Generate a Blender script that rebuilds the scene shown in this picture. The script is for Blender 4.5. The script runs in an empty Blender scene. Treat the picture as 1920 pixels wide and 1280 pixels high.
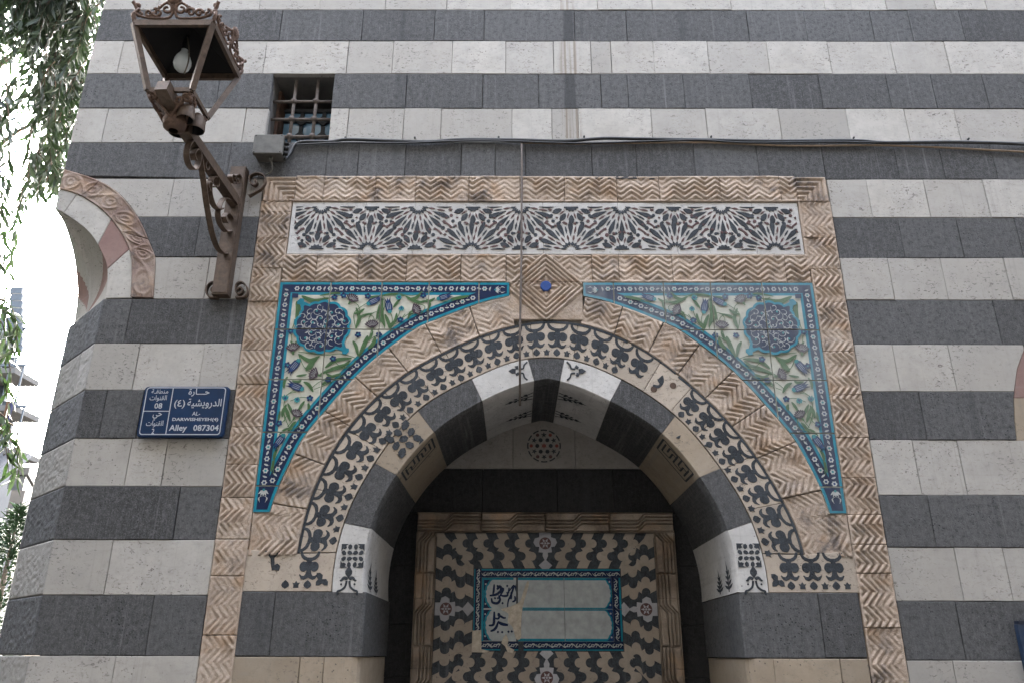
import bpy, bmesh, math, random
import numpy as np
from mathutils import Vector
from mathutils.geometry import tessellate_polygon

# ------------------------------------------------------------------ camera, sky, sun, exposure
SC = bpy.context.scene
COL = SC.collection
CAM_D, CAM_H, CAM_F = 3.47, 1.6, 1493.0            # metres to the wall, eye height, focal length in photo pixels
PITCH, YAW, ROLL = math.radians(21.475), math.radians(0.194), math.radians(0.161)

def axes():
    cx, sx = math.cos(PITCH), math.sin(PITCH)
    f = np.array([0, cx, sx]); u = np.array([0, -sx, cx]); r = np.array([1.0, 0, 0])
    cr, sr = math.cos(ROLL), math.sin(ROLL)
    r, u = cr*r + sr*u, -sr*r + cr*u
    cy, sy = math.cos(YAW), math.sin(YAW)
    Z = np.array([[cy, -sy, 0], [sy, cy, 0], [0, 0, 1]])
    return Z@r, Z@u, Z@f
AR, AU, AF = axes()
cam = bpy.data.cameras.new('camera'); cam_o = bpy.data.objects.new('camera', cam); COL.objects.link(cam_o)
from mathutils import Matrix
M = Matrix(((AR[0], AU[0], -AF[0], 0), (AR[1], AU[1], -AF[1], -CAM_D), (AR[2], AU[2], -AF[2], CAM_H), (0, 0, 0, 1)))
cam_o.matrix_world = M
cam.sensor_width = 36.0; cam.lens = 36.0*CAM_F/1920.0
cam.clip_start = 0.05; cam.clip_end = 4000
SC.camera = cam_o

SUN_DIR = Vector((-0.40, 0.70, 0.59)).normalized()     # towards the sun: left of and slightly behind the facade
world = bpy.data.worlds.new('World'); SC.world = world; world.use_nodes = True
wn = world.node_tree.nodes; wl = world.node_tree.links
sky = wn.new('ShaderNodeTexSky'); sky.sky_type = 'NISHITA'; sky.sun_disc = False
sky.sun_elevation = math.asin(SUN_DIR.z); sky.sun_rotation = math.atan2(SUN_DIR.x, SUN_DIR.y)
sky.air_density = 1.0; sky.dust_density = 9.0; sky.ozone_density = 1.0
hz = wn.new('ShaderNodeHueSaturation'); hz.inputs['Saturation'].default_value = 0.5        # a milky, hazy sky
wl.new(sky.outputs[0], hz.inputs['Color']); wl.new(hz.outputs[0], wn['Background'].inputs[0]); wn['Background'].inputs[1].default_value = 0.15
sun = bpy.data.lights.new('sun', 'SUN'); sun.energy = 2.0; sun.angle = math.radians(0.6); sun.color = (1, 0.95, 0.87)
sun_o = bpy.data.objects.new('sun', sun); COL.objects.link(sun_o)
sun_o.rotation_euler = SUN_DIR.to_track_quat('Z', 'Y').to_euler(); sun_o.location = (-8, 2, 10)
SC.view_settings.view_transform = 'Standard'; SC.view_settings.look = 'None'
SC.view_settings.exposure = 4.98; SC.view_settings.gamma = 1.0
SC.view_settings.use_curve_mapping = False

random.seed(7); RNG = np.random.default_rng(7)
TAU = 2*math.pi

# ------------------------------------------------------------------ measuring: a photo pixel on a real plane
def ray(px, py):
    return (px-960)/CAM_F*AR - (py-640)/CAM_F*AU + AF
def W(px, py, y=0.0):                                   # on the plane y = const, gives (x, z)
    d = ray(px, py); t = (y+CAM_D)/d[1]
    return (float(d[0]*t), float(CAM_H+d[2]*t))
def PX(px, py, x):                                      # on the plane x = const, gives (y, z)
    d = ray(px, py); t = x/d[0]
    return (float(-CAM_D+d[1]*t), float(CAM_H+d[2]*t))
def WW(pts, y=0.0): return [W(a, b, y) for a, b in pts]

# ------------------------------------------------------------------ objects
WLOC = {}
def tag(o, label=None, cat=None, group=None, kind=None):
    if label: o['label'] = label
    if cat: o['category'] = cat
    if group: o['group'] = group
    if kind: o['kind'] = kind
    return o
def link(o, parent, loc):
    COL.objects.link(o)
    base = Vector((0, 0, 0))
    if parent is not None:
        o.parent = parent; base = WLOC[parent.name]
    WLOC[o.name] = Vector(loc); o.location = Vector(loc)-base
    return o
def empty(name, loc, parent=None):
    return link(bpy.data.objects.new(name, None), parent, loc)

class MB:
    def __init__(s): s.v = []; s.f = []; s.m = []; s.sm = []
    def add(s, verts, faces, mat=0, smooth=False):
        b = len(s.v); s.v += [tuple(map(float, p)) for p in verts]
        for f in faces: s.f.append([b+i for i in f]); s.m.append(mat); s.sm.append(smooth)
        return s
    def build(s, name, mats, parent=None, centre=None):
        if not isinstance(mats, (list, tuple)): mats = [mats]
        a = np.array(s.v)
        c = Vector(centre) if centre is not None else Vector(((a.min(0)+a.max(0))/2).tolist())
        me = bpy.data.meshes.new(name)
        me.from_pydata((a-np.array(c)).tolist(), [], s.f)
        for m in mats: me.materials.append(m)
        if len(mats) > 1: me.polygons.foreach_set('material_index', s.m)
        if any(s.sm): me.polygons.foreach_set('use_smooth', s.sm)
        me.update()
        return link(bpy.data.objects.new(name, me), parent, c)
    # ---- shapes
    def box(s, x0, x1, y0, y1, z0, z1, mat=0):
        v = [(x, y, z) for x in (x0, x1) for y in (y0, y1) for z in (z0, z1)]
        return s.add(v, [(0, 1, 3, 2), (4, 6, 7, 5), (0, 4, 5, 1), (2, 3, 7, 6), (0, 2, 6, 4), (1, 5, 7, 3)], mat)
    def flat(s, poly, y, mat=0):
        return s.add([(p[0], y, p[1]) for p in poly], [list(range(len(poly)))], mat)
    def block(s, poly, y0=0.0, depth=.05, bev=.003, mat=0):
        poly = ccw(poly); n = len(poly); ins = inset(poly, bev)
        v = [(x, y0, z) for x, z in ins]+[(x, y0+bev, z) for x, z in poly]+[(x, y0+depth, z) for x, z in poly]
        f = [list(range(n))]
        for k in (0, n):
            f += [(k+i, k+n+i, k+n+(i+1) % n, k+(i+1) % n) for i in range(n)]
        return s.add(v, f, mat)
    def tube(s, path, r, n=6, mat=0, cap=True, smooth=True):
        P = [Vector(p) for p in path]; rr = r if isinstance(r, (list, tuple)) else [r]*len(P)
        vs = []; prev = None
        for i, p in enumerate(P):
            t = (P[min(i+1, len(P)-1)]-P[max(i-1, 0)])
            t = t.normalized() if t.length > 1e-9 else Vector((0, 0, 1))
            if prev is None:
                a = t.cross(Vector((0, 0, 1)));
                if a.length < .1: a = t.cross(Vector((1, 0, 0)))
            else: a = prev-t*prev.dot(t)
            a.normalize(); prev = a; b = t.cross(a)
            for k in range(n):
                q = TAU*k/n; vs.append(p+(a*math.cos(q)+b*math.sin(q))*rr[i])
        fs = []
        for i in range(len(P)-1):
            for k in range(n): fs.append((i*n+k, i*n+(k+1) % n, (i+1)*n+(k+1) % n, (i+1)*n+k))
        s.add(vs, fs, mat, smooth)
        if cap:
            b = len(s.v)-len(vs)
            s.f.append([b+k for k in range(n)][::-1]); s.f.append([b+(len(P)-1)*n+k for k in range(n)])
            s.m += [mat, mat]; s.sm += [False, False]
        return s
    def band(s, path, side, w, t, mat=0):                # flat iron bar swept along a path; side = its width direction
        P = [Vector(p) for p in path]; side = Vector(side).normalized(); vs = []
        for i, p in enumerate(P):
            d = (P[min(i+1, len(P)-1)]-P[max(i-1, 0)]).normalized(); nn = d.cross(side).normalized()
            for a, b in ((-1, -1), (1, -1), (1, 1), (-1, 1)): vs.append(p+side*(a*w/2)+nn*(b*t/2))
        fs = []
        for i in range(len(P)-1):
            for k in range(4): fs.append((i*4+k, i*4+(k+1) % 4, i*4+4+(k+1) % 4, i*4+4+k))
        fs += [(3, 2, 1, 0), tuple((len(P)-1)*4+k for k in range(4))]
        return s.add(vs, fs, mat)
    def bar(s, p0, p1, w, h, up=(0, 0, 1), mat=0):
        p0, p1 = Vector(p0), Vector(p1); d = (p1-p0).normalized(); a = d.cross(Vector(up)).normalized(); b = a.cross(d)
        v = [p+a*(i*w/2)+b*(j*h/2) for p in (p0, p1) for i, j in ((-1, -1), (1, -1), (1, 1), (-1, 1))]
        return s.add(v, [(0, 1, 2, 3), (7, 6, 5, 4), (0, 4, 5, 1), (1, 5, 6, 2), (2, 6, 7, 3), (3, 7, 4, 0)], mat)
    def ball(s, c, r, n=10, m=7, mat=0, sx=1, sy=1, sz=1):
        vs = [(c[0], c[1], c[2]+r*sz)]
        for i in range(1, m):
            a = math.pi*i/m
            vs += [(c[0]+r*sx*math.sin(a)*math.cos(TAU*k/n), c[1]+r*sy*math.sin(a)*math.sin(TAU*k/n), c[2]+r*sz*math.cos(a)) for k in range(n)]
        vs.append((c[0], c[1], c[2]-r*sz)); L = len(vs)-1
        fs = [(0, 1+k, 1+(k+1) % n) for k in range(n)]
        for i in range(m-2): fs += [(1+i*n+k, 1+i*n+n+k, 1+i*n+n+(k+1) % n, 1+i*n+(k+1) % n) for k in range(n)]
        fs += [(L, 1+(m-2)*n+(k+1) % n, 1+(m-2)*n+k) for k in range(n)]
        return s.add(vs, fs, mat, True)
    def lathe(s, c, prof, n=14, mat=0):                  # prof: (radius, height)
        vs = [(c[0]+r*math.cos(TAU*k/n), c[1]+r*math.sin(TAU*k/n), c[2]+h) for r, h in prof for k in range(n)]
        fs = [(i*n+k, i*n+(k+1) % n, i*n+n+(k+1) % n, i*n+n+k) for i in range(len(prof)-1) for k in range(n)]
        return s.add(vs, fs, mat, True)
    def grid(s, P, mat=0, smooth=True):
        nu, nv = P.shape[:2]; idx = np.arange(nu*nv).reshape(nu, nv)
        q = np.stack([idx[:-1, :-1], idx[1:, :-1], idx[1:, 1:], idx[:-1, 1:]], -1).reshape(-1, 4)
        return s.add(P.reshape(-1, 3).tolist(), q.tolist(), mat, smooth)

def area(p): return .5*sum(p[i][0]*p[(i+1) % len(p)][1]-p[(i+1) % len(p)][0]*p[i][1] for i in range(len(p)))
def ccw(p):
    p = list(p)
    return p if area(p) > 0 else p[::-1]
def inset(p, d):
    n = len(p); out = []
    for i in range(n):
        a, b, c = p[i-1], p[i], p[(i+1) % n]
        e1 = (b[0]-a[0], b[1]-a[1]); e2 = (c[0]-b[0], c[1]-b[1])
        l1 = math.hypot(*e1) or 1e-9; l2 = math.hypot(*e2) or 1e-9
        n1 = (-e1[1]/l1, e1[0]/l1); n2 = (-e2[1]/l2, e2[0]/l2)
        m = (n1[0]+n2[0], n1[1]+n2[1]); k = max(.5, 1+n1[0]*n2[0]+n1[1]*n2[1])
        out.append((b[0]+m[0]*d/k, b[1]+m[1]*d/k))
    return out
def clip_half(p, a, b, c):                               # keep a*x+b*z <= c
    out = []
    for i in range(len(p)):
        P, Q = p[i-1], p[i]; dp = a*P[0]+b*P[1]-c; dq = a*Q[0]+b*Q[1]-c
        if (dp <= 0) != (dq <= 0):
            t = dp/(dp-dq); out.append((P[0]+(Q[0]-P[0])*t, P[1]+(Q[1]-P[1])*t))
        if dq <= 0: out.append(Q)
    return out
def clip_rect(p, x0, x1, z0, z1):
    for a, b, c in ((-1, 0, -x0), (1, 0, x1), (0, -1, -z0), (0, 1, z1)):
        p = clip_half(p, a, b, c)
        if len(p) < 3: return []
    return p
def rect(x0, x1, z0, z1): return [(x0, z0), (x1, z0), (x1, z1), (x0, z1)]
def rough_rect(x0, x1, z0, z1, j=.0011, step=.085):      # a dressed stone: long edges not quite straight
    c = [(x0, z0), (x1, z0), (x1, z1), (x0, z1)]; out = []
    for i in range(4):
        a, b = c[i], c[(i+1) % 4]; n = max(1, int(math.hypot(b[0]-a[0], b[1]-a[1])/step))
        for k in range(n):
            t = k/n; r = j if k else j*.6
            out.append((a[0]+(b[0]-a[0])*t+random.uniform(-r, r), a[1]+(b[1]-a[1])*t+random.uniform(-r, r)))
    return out
def disc(cx, cz, r, n=16, rz=None, a0=0): return [(cx+r*math.cos(a0+TAU*k/n), cz+(rz or r)*math.sin(a0+TAU*k/n)) for k in range(n)]
def star(cx, cz, r0, r1, n, a0=0): return [(cx+(r0 if k % 2 == 0 else r1)*math.cos(a0+math.pi*k/n), cz+(r0 if k % 2 == 0 else r1)*math.sin(a0+math.pi*k/n)) for k in range(2*n)]
def place(p, cx, cz, ang=0, s=1, sx=1):
    c, n = math.cos(ang), math.sin(ang)
    return [(cx+s*(sx*x*c-z*n), cz+s*(sx*x*n+z*c)) for x, z in p]
def stroke(pts, w):                                       # a tapering brush stroke: polygon round a polyline, w = widths
    if not isinstance(w, (list, tuple)): w = [w]*len(pts)
    L = []; R = []
    for i, p in enumerate(pts):
        a = pts[max(i-1, 0)]; b = pts[min(i+1, len(pts)-1)]
        d = (b[0]-a[0], b[1]-a[1]); l = math.hypot(*d) or 1e-9
        nx, nz = -d[1]/l*w[i]/2, d[0]/l*w[i]/2
        L.append((p[0]+nx, p[1]+nz)); R.append((p[0]-nx, p[1]-nz))
    return L+R[::-1]
def smooth_path(pts, n=5):                                # Catmull-Rom
    out = []
    for i in range(len(pts)-1):
        p0, p1, p2, p3 = [np.array(pts[k], float) for k in (max(i-1, 0), i, i+1, min(i+2, len(pts)-1))]
        for k in range(n):
            t = k/n
            out.append(tuple(.5*(2*p1+(p2-p0)*t+(2*p0-5*p1+4*p2-p3)*t*t+(3*p1-p0-3*p2+p3)*t**3)))
    return out+[tuple(map(float, pts[-1]))]
def mirror(poly, c=0.152): return [(2*c-x, z) for x, z in poly][::-1]

def vnoise(x, z, seed=0):
    xi, zi = np.floor(x).astype(np.int64), np.floor(z).astype(np.int64); fx, fz = x-xi, z-zi
    fx = fx*fx*(3-2*fx); fz = fz*fz*(3-2*fz)
    def h(a, b):
        k = (a*374761393+b*668265263+seed*974634541) & 0x7fffffff
        k = ((k ^ (k >> 13))*1274126177) & 0x7fffffff
        return ((k ^ (k >> 16)) & 0xffff)/65535.0
    return (h(xi, zi)*(1-fx)+h(xi+1, zi)*fx)*(1-fz)+(h(xi, zi+1)*(1-fx)+h(xi+1, zi+1)*fx)*fz
def fbm(x, z, seed=0, o=3):
    s = 0; a = .5
    for k in range(o): s = s+a*vnoise(x*2**k, z*2**k, seed+k*17); a *= .5
    return s/(1-.5**o)

# ------------------------------------------------------------------ materials
class NT:
    def __init__(s, name):
        s.m = bpy.data.materials.new(name); s.m.use_nodes = True; s.t = s.m.node_tree
        s.b = s.t.nodes['Principled BSDF']; s.pos = s.n('ShaderNodeNewGeometry').outputs['Position']
    def n(s, t, **k):
        o = s.t.nodes.new(t)
        for a, b in k.items(): setattr(o, a, b)
        return o
    def l(s, a, b): s.t.links.new(a, b)
    def mapped(s, scale, vec=None):
        m = s.n('ShaderNodeMapping'); s.l(vec or s.pos, m.inputs[0]); m.inputs['Scale'].default_value = scale; return m.outputs[0]
    def noise(s, scale, detail=4, rough=.55, vec=None, dist=0):
        o = s.n('ShaderNodeTexNoise'); o.inputs['Scale'].default_value = scale; o.inputs['Detail'].default_value = detail
        o.inputs['Roughness'].default_value = rough; o.inputs['Distortion'].default_value = dist
        s.l(vec or s.pos, o.inputs['Vector']); return o.outputs[0]
    def voro(s, scale, vec=None, feature='F1'):
        o = s.n('ShaderNodeTexVoronoi'); o.feature = feature; o.inputs['Scale'].default_value = scale
        s.l(vec or s.pos, o.inputs['Vector']); return o.outputs[0]
    def ramp(s, x, *stops):
        o = s.n('ShaderNodeValToRGB'); s.l(x, o.inputs[0]); e = o.color_ramp.elements
        while len(e) < len(stops): e.new(.5)
        for k, (p, c) in enumerate(stops):
            e[k].position = p; e[k].color = (c, c, c, 1) if not isinstance(c, tuple) else (*c, 1)
        return o.outputs[0]
    def math(s, op, a, b=None):
        o = s.n('ShaderNodeMath'); o.operation = op
        for k, v in enumerate((a, b)):
            if v is None: continue
            if isinstance(v, (int, float)): o.inputs[k].default_value = v
            else: s.l(v, o.inputs[k])
        return o.outputs[0]
    def mix(s, fac, a, b, mode='MIX'):
        o = s.n('ShaderNodeMix'); o.data_type = 'RGBA'; o.blend_type = mode
        for k, v in ((0, fac), (6, a), (7, b)):
            if isinstance(v, (int, float)): o.inputs[k].default_value = v
            elif isinstance(v, tuple): o.inputs[k].default_value = (*v, 1)
            else: s.l(v, o.inputs[k])
        return o.outputs[2]
    def stain(s, x0, half, zmin):            # old water run below the roof: a narrow upright strip with a ragged edge
        sep = s.n('ShaderNodeSeparateXYZ'); s.l(s.pos, sep.inputs[0])
        d = s.math('ABSOLUTE', s.math('SUBTRACT', s.math('ADD', sep.outputs[0], s.math('MULTIPLY', s.math('SUBTRACT', s.noise(1, 4, .7, s.mapped((25, 1, 2.5))), .5), .05)), x0))
        return s.math('MULTIPLY', s.ramp(s.math('DIVIDE', d, half*2), (.40, 1.0), (.62, 0.0)), s.math('GREATER_THAN', sep.outputs[2], zmin))
    def rand(s): return s.n('ShaderNodeObjectInfo').outputs['Random']
    def bump(s, h, dist, strength=1.0):
        o = s.n('ShaderNodeBump'); s.l(h, o.inputs['Height']); o.inputs['Distance'].default_value = dist
        o.inputs['Strength'].default_value = strength; s.l(o.outputs[0], s.b.inputs['Normal'])
    def fin(s, col, rough=.8, spec=.3, metal=0.0):
        if isinstance(col, tuple): s.b.inputs['Base Color'].default_value = (*col, 1)
        else: s.l(col, s.b.inputs['Base Color'])
        if isinstance(rough, (int, float)): s.b.inputs['Roughness'].default_value = rough
        else: s.l(rough, s.b.inputs['Roughness'])
        s.b.inputs['Specular IOR Level'].default_value = spec; s.b.inputs['Metallic'].default_value = metal
        return s.m

def mat_basalt(name='basalt', base=(.076, .0765, .0775), var=.72, pits=1.0, drips=1.0):
    m = NT(name); r = m.rand()
    tone = m.mix(r, tuple(c*(1-var*.42) for c in base), tuple(c*(1+var*.42) for c in base))
    warm = m.mix(m.ramp(m.noise(2.3, 3), (.45, 0.0), (.75, .5)), tone, tuple(x*1.25 for x in base))
    mott = m.noise(42, 5, .75)
    warm = m.mix(m.ramp(mott, (.36, .75), (.50, 0.0)), warm, tuple(x*.52 for x in base)); warm = m.mix(m.ramp(mott, (.52, 0.0), (.68, .7)), warm, tuple(x*1.75 for x in base))
    speck = m.noise(170, 3, .75)
    c = m.mix(m.ramp(speck, (.52, 0.0), (.66, .6)), warm, tuple(x*2.2 for x in base))
    holes = m.math('MULTIPLY', m.ramp(m.voro(64), (.13, 1.0), (.27, 0.0)), m.ramp(m.noise(5, 3), (.46, .10), (.64, 1.0)))
    tool = m.noise(1.0, 3, .7, m.mapped((150, 1, 9)))
    c = m.mix(m.ramp(tool, (.53, 0.0), (.68, .45)), c, tuple(x*1.9 for x in base))
    c = m.mix(m.math('MULTIPLY', holes, .8*pits), c, (.022, .023, .026))  # dark pit colour holds the shade of the cavities as well as dirt
    streak = m.noise(1.0, 4, .65, m.mapped((34, 1, .55)))
    fade = m.ramp(m.noise(1.3, 2), (.36, 0.0), (.62, .75))
    c = m.mix(m.math('MULTIPLY', m.ramp(streak, (.58, 0.0), (.72, 1.0)), m.math('MULTIPLY', fade, drips)), c, (.19, .19, .195))
    run = m.stain(.297, .028, 4.1)
    c = m.mix(m.math('MULTIPLY', run, .62), c, (.030, .031, .033))
    dk = m.noise(1.0, 3, .6, m.mapped((9, 1, .35)))
    c = m.mix(m.ramp(dk, (.60, 0.0), (.75, .5)), c, (.040, .042, .046))
    m.bump(m.math('SUBTRACT', m.math('MULTIPLY', speck, .4), holes), .004, .7)
    return m.fin(c, .86, .25)
def mat_lime(name='limestone', base=(.43, .412, .38), pit=1.0, warm=.3):
    m = NT(name); r = m.rand()
    tone = m.mix(r, tuple(c*.80 for c in base), tuple(min(1, c*1.12) for c in base))
    tone = m.mix(m.math('MULTIPLY', m.ramp(m.noise(3.1, 3), (.42, 0.0), (.72, 1.0)), warm), tone, (.36, .325, .275))
    cloud = m.noise(9, 6, .7)
    c = m.mix(m.ramp(cloud, (.42, .0), (.66, .55)), tone, tuple(x*.72 for x in base))
    c = m.mix(m.ramp(m.noise(33, 5, .75), (.52, 0.0), (.66, .45)), c, tuple(x*.66 for x in base))
    band = m.noise(1, 3, .6, m.mapped((7, 1, 46)))
    c = m.mix(m.ramp(band, (.58, 0.0), (.72, .28)), c, (.27, .26, .24))
    patch = m.math('MULTIPLY', m.ramp(m.noise(4.2, 2), (.40, 0.05), (.60, 1.0)), pit)
    hole = m.ramp(m.noise(1, 3, .7, m.mapped((46, 40, 85)), 1.2), (.59, 0.0), (.63, 1.0))
    big = m.math('MULTIPLY', m.ramp(m.voro(46), (.10, 1.0), (.17, 0.0)), m.ramp(m.noise(5.5, 2), (.55, 0.0), (.62, 1.0)))
    holes = m.math('MAXIMUM', m.math('MULTIPLY', hole, patch), big)
    c = m.mix(m.math('MULTIPLY', holes, .8), c, (.10, .09, .08))  # shade inside the pits is put into their colour, with some dirt
    streak = m.noise(1.0, 4, .7, m.mapped((38, 1, .45)))
    fade = m.ramp(m.noise(1.1, 2), (.42, 0.0), (.66, .55))
    c = m.mix(m.math('MULTIPLY', m.ramp(streak, (.57, 0.0), (.70, 1.0)), fade), c, (.20, .19, .175))
    run = m.math('MULTIPLY', m.stain(.297, .05, 4.1), m.ramp(m.noise(1, 3, .6, m.mapped((75, 1, .7))), (.45, 0.0), (.60, .8)))
    c = m.mix(run, c, (.20, .16, .12))
    m.bump(m.math('SUBTRACT', m.math('MULTIPLY', cloud, .3), holes), .004, .6)
    return m.fin(c, .8, .3)
def mat_carved(name='carved_stone', base=(.465, .372, .298), grey=1.0):
    m = NT(name); r = m.rand()
    tone = m.mix(r, tuple(c*.86 for c in base), tuple(c*1.08 for c in base))
    c = m.mix(m.ramp(m.noise(5, 4), (.42, 0.0), (.70, .75)), tone, (.50, .43, .36))
    c = m.mix(m.ramp(m.noise(7.5, 4, .6), (.53, 0.0), (.68, .8)), c, (.37, .25, .16))
    c = m.mix(m.math('MULTIPLY', m.ramp(m.noise(9, 5, .65), (.51, 0.0), (.62, .85)), m.ramp(m.noise(1.9, 2), (.42, .15*grey), (.60, 1.0*grey))), c, (.085, .085, .09))
    fine = m.noise(75, 4, .65)
    c = m.mix(m.ramp(fine, (.40, .35), (.62, 0.0)), c, (.30, .225, .165))
    m.bump(m.noise(95, 5, .7), .006, .8)
    return m.fin(c, .88, .2)
def mat_plain(name, base, rough=.7, var=.2, scale=30, spec=.35, metal=0.0, bump=.0015, dirt=None):
    m = NT(name); n = m.noise(scale, 4, .6)
    c = m.mix(m.ramp(n, (.3, 0.0), (.72, 1.0)), tuple(x*(1-var) for x in base), tuple(min(1, x*(1+var)) for x in base))
    if dirt: c = m.mix(m.ramp(m.noise(scale*.25, 4, .65), (.52, 0.0), (.68, .75)), c, dirt)
    if bump: m.bump(m.noise(scale*3, 3, .6), bump, .6)
    return m.fin(c, rough, spec, metal)
def mat_glaze(name, base, var=.16, dusty=0.0):
    m = NT(name); n = m.noise(26, 4, .6)
    c = m.mix(m.ramp(n, (.32, 0.0), (.70, 1.0)), tuple(x*(1-var) for x in base), tuple(min(1, x*(1+var)) for x in base))
    chip = m.ramp(m.noise(1, 5, .75, m.mapped((60, 60, 60))), (.67, 0.0), (.70, .5))
    c = m.mix(chip, c, (.30, .27, .22))
    if dusty:
        d = m.math('MULTIPLY', m.ramp(m.noise(2.6, 3, .55), (.38, .35), (.62, 1.0)), dusty)
        sm = m.ramp(m.noise(1, 3, .6, m.mapped((16, 1, 5))), (.35, .55), (.7, 1.0))
        c = m.mix(m.math('MULTIPLY', d, sm), c, (.35, .365, .36))
    m.bump(m.noise(40, 3, .5), .0012, .5)
    return m.fin(c, .38+.3*dusty, .2)

BASALT = mat_basalt(); LIME = mat_lime(); CARVED = mat_carved()
ROUGH_BASALT = mat_basalt('rough_basalt', (.09, .093, .10), .4, 1.3); ROUGH_LIME = mat_lime('rough_limestone', (.34, .335, .325), 1.3, .2)
TAN = mat_lime('tan_limestone', (.36, .295, .22), .7, .5); MARBLE = mat_lime('white_marble', (.52, .51, .49), .5, .15)
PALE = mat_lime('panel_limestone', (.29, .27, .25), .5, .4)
PINK = mat_carved('pink_carved_stone', (.235, .165, .145), .8); PINKM = mat_lime('pink_marble', (.27, .17, .15), .3, .2)
MORTAR = mat_plain('mortar', (.17, .16, .145), .95, .4, 60)
FLEUR = mat_lime('inlay_beige_stone', (.47, .40, .325), .9, .5); INK = mat_basalt('inlay_dark_stone', (.036, .041, .047), .7, .5, 0.5)
BROWN = mat_plain('inlay_red_stone', (.085, .042, .040), .6, .35, 70); GROUT = mat_plain('lime_grout', (.36, .35, .32), .9, .3, 60)
BEIGE = mat_lime('strip_beige_stone', (.31, .26, .212), .5, .6); FRAMEST = mat_carved('frame_stone', (.165, .132, .105), .25)
IRON = mat_plain('rusty_brown_iron', (.095, .066, .047), .6, .4, 45, .4, .25, .002, (.05, .035, .028))
RUST = mat_plain('rust_cast_iron', (.125, .078, .056), .65, .45, 60, .4, .2, .003, (.05, .03, .025))
BLACKM = mat_plain('near_black_metal', (.004, .004, .0045), .7, .3, 20)  # near black; also lines the lantern roof, cups and window back
GRILLE = mat_plain('grey_brown_iron', (.125, .105, .092), .7, .35, 60, .3, .1, .002)

# ------------------------------------------------------------------ the ground of the lane
g = MB(); n = 24
g.add([(x, y, 0) for x, y in ((-400, -400), (400, -400), (400, 400), (-400, 400))], [(0, 1, 2, 3)])
tag(g.build('ground', mat_plain('dark_paving', (.032, .031, .030), .9, .25, 3), None, (0, 0, 0)), kind='structure')

# ------------------------------------------------------------------ the building
BLD = tag(empty('stone_building', (0, 0, 0)), 'building of striped black and white stone with a tiled arched niche', 'building')
XL = -2.315                                     # square upper corner
XC = -1.967                                     # where the corner's chamfer starts on the facade
PLX, PRX = -1.275, 1.583                        # outer edges of the carved portal border
CX, CZ = 0.15, 2.02                             # centre of the arch
DEP = 0.686                                     # depth of the niche

def hermite(pts):
    xs = np.array([p[0] for p in pts], float); ys = np.array([p[1] for p in pts], float)
    d = np.gradient(ys, xs)
    def f(x):
        x = min(max(x, xs[0]), xs[-1]); i = int(min(max(np.searchsorted(xs, x)-1, 0), len(xs)-2)); h = xs[i+1]-xs[i]; t = (x-xs[i])/h
        return float((2*t**3-3*t*t+1)*ys[i]+(t**3-2*t*t+t)*h*d[i]+(3*t*t-2*t**3)*ys[i+1]+(t**3-t*t)*h*d[i+1])
    return f
RO = hermite([(-6, 1.085), (0.9, 1.071), (15.4, 1.022), (31.2, .989), (48.8, .983), (67.7, 1.018), (80, 1.042), (89.6, 1.047), (100, 1.03), (114, 1.009), (133, 1.020), (152, 1.040), (168, 1.054), (180, 1.067), (186, 1.08)])
RM = hermite([(-14, .933), (-10.9, .926), (7.5, .877), (24.6, .833), (45.5, .822), (65.7, .832), (84.6, .862), (95.8, .862), (114.5, .835), (134, .845), (154.4, .849), (173.1, .886), (191.1, .927), (194, .933)])
RI = hermite([(-12.5, .802), (6, .762), (24.9, .727), (44.8, .714), (66.4, .710), (85.5, .748), (89.8, .757), (94.5, .748), (114.4, .714), (135, .716), (154.8, .734), (173.7, .767), (193.1, .795)])
def pol(r, deg): a = math.radians(deg); return (CX+r*math.cos(a), CZ+r*math.sin(a))

ARC_OUT = [(-2.31, 3.907), (-2.143, 3.850), (-2.008, 3.768), (-1.88, 3.623), (-1.790, 3.464), (-1.757, 3.391), (-1.732, 3.185)]
ARC_IN = [(-2.312, 3.793), (-2.21, 3.761), (-2.093, 3.690), (-2.014, 3.618), (-1.930, 3.514), (-1.870, 3.39), (-1.837, 3.187)]
VOU_IN = [(-2.312, 3.678), (-2.24, 3.640), (-2.106, 3.538), (-2.015, 3.410), (-1.978, 3.320), (-1.962, 3.183)]
ARC_OUT, ARC_IN, VOU_IN = smooth_path(ARC_OUT, 4), smooth_path(ARC_IN, 4), smooth_path(VOU_IN, 4)

# wall core behind the facing stones
core = MB()
arch = [pol(RI(t)+.03, t) for t in np.linspace(191, -11, 40)]
left = [(XC+.03, 0), (XC+.03, 3.2)]+[(x+.05, z+.06) for x, z in VOU_IN[::-1] if x > -2.28]+[(XL+.02, 3.80), (XL+.02, 4.084)]
low = [(-.68, 0), (-.68, 1.84)]+arch+[(.985, 1.84), (.985, 0), (3.4, 0), (3.4, 4.084)]+left[::-1]
core.block(low, .020, .72, .001)
core.block(rect(XL+.02, -1.31, 4.084, 4.521), .020, .72, .001); core.block(rect(-.965, 3.4, 4.084, 4.521), .020, .72, .001)
core.block(rect(XL+.02, 3.4, 4.521, 14.0), .020, .72, .001)
core.box(-1.3, 1.6, .745, .80, 0, 3.2)
core.build('wall_core', MORTAR, BLD)
sw = MB(); zs = [0, .25, .475, .7, .92, 1.145, 1.37, 1.594, 1.82, 2.05, 2.28, 2.5, 2.726, 2.953, 3.18]
for k in range(14): sw.box(XL-.005, XL+.3, .36, 4.0, zs[k], zs[k+1]-.003, k % 2)
for k, z in enumerate([3.18, 3.405, 3.63, 3.855, 4.075, 4.29, 4.515, 4.737, 4.955, 5.18, 5.4, 5.62, 5.85]): sw.box(XL-.005, XL+.3, .06 if z > 3.8 else .9, 4.0, z, z+.221, k % 2)
sw.build('side_wall', [BASALT, LIME], BLD)

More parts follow.
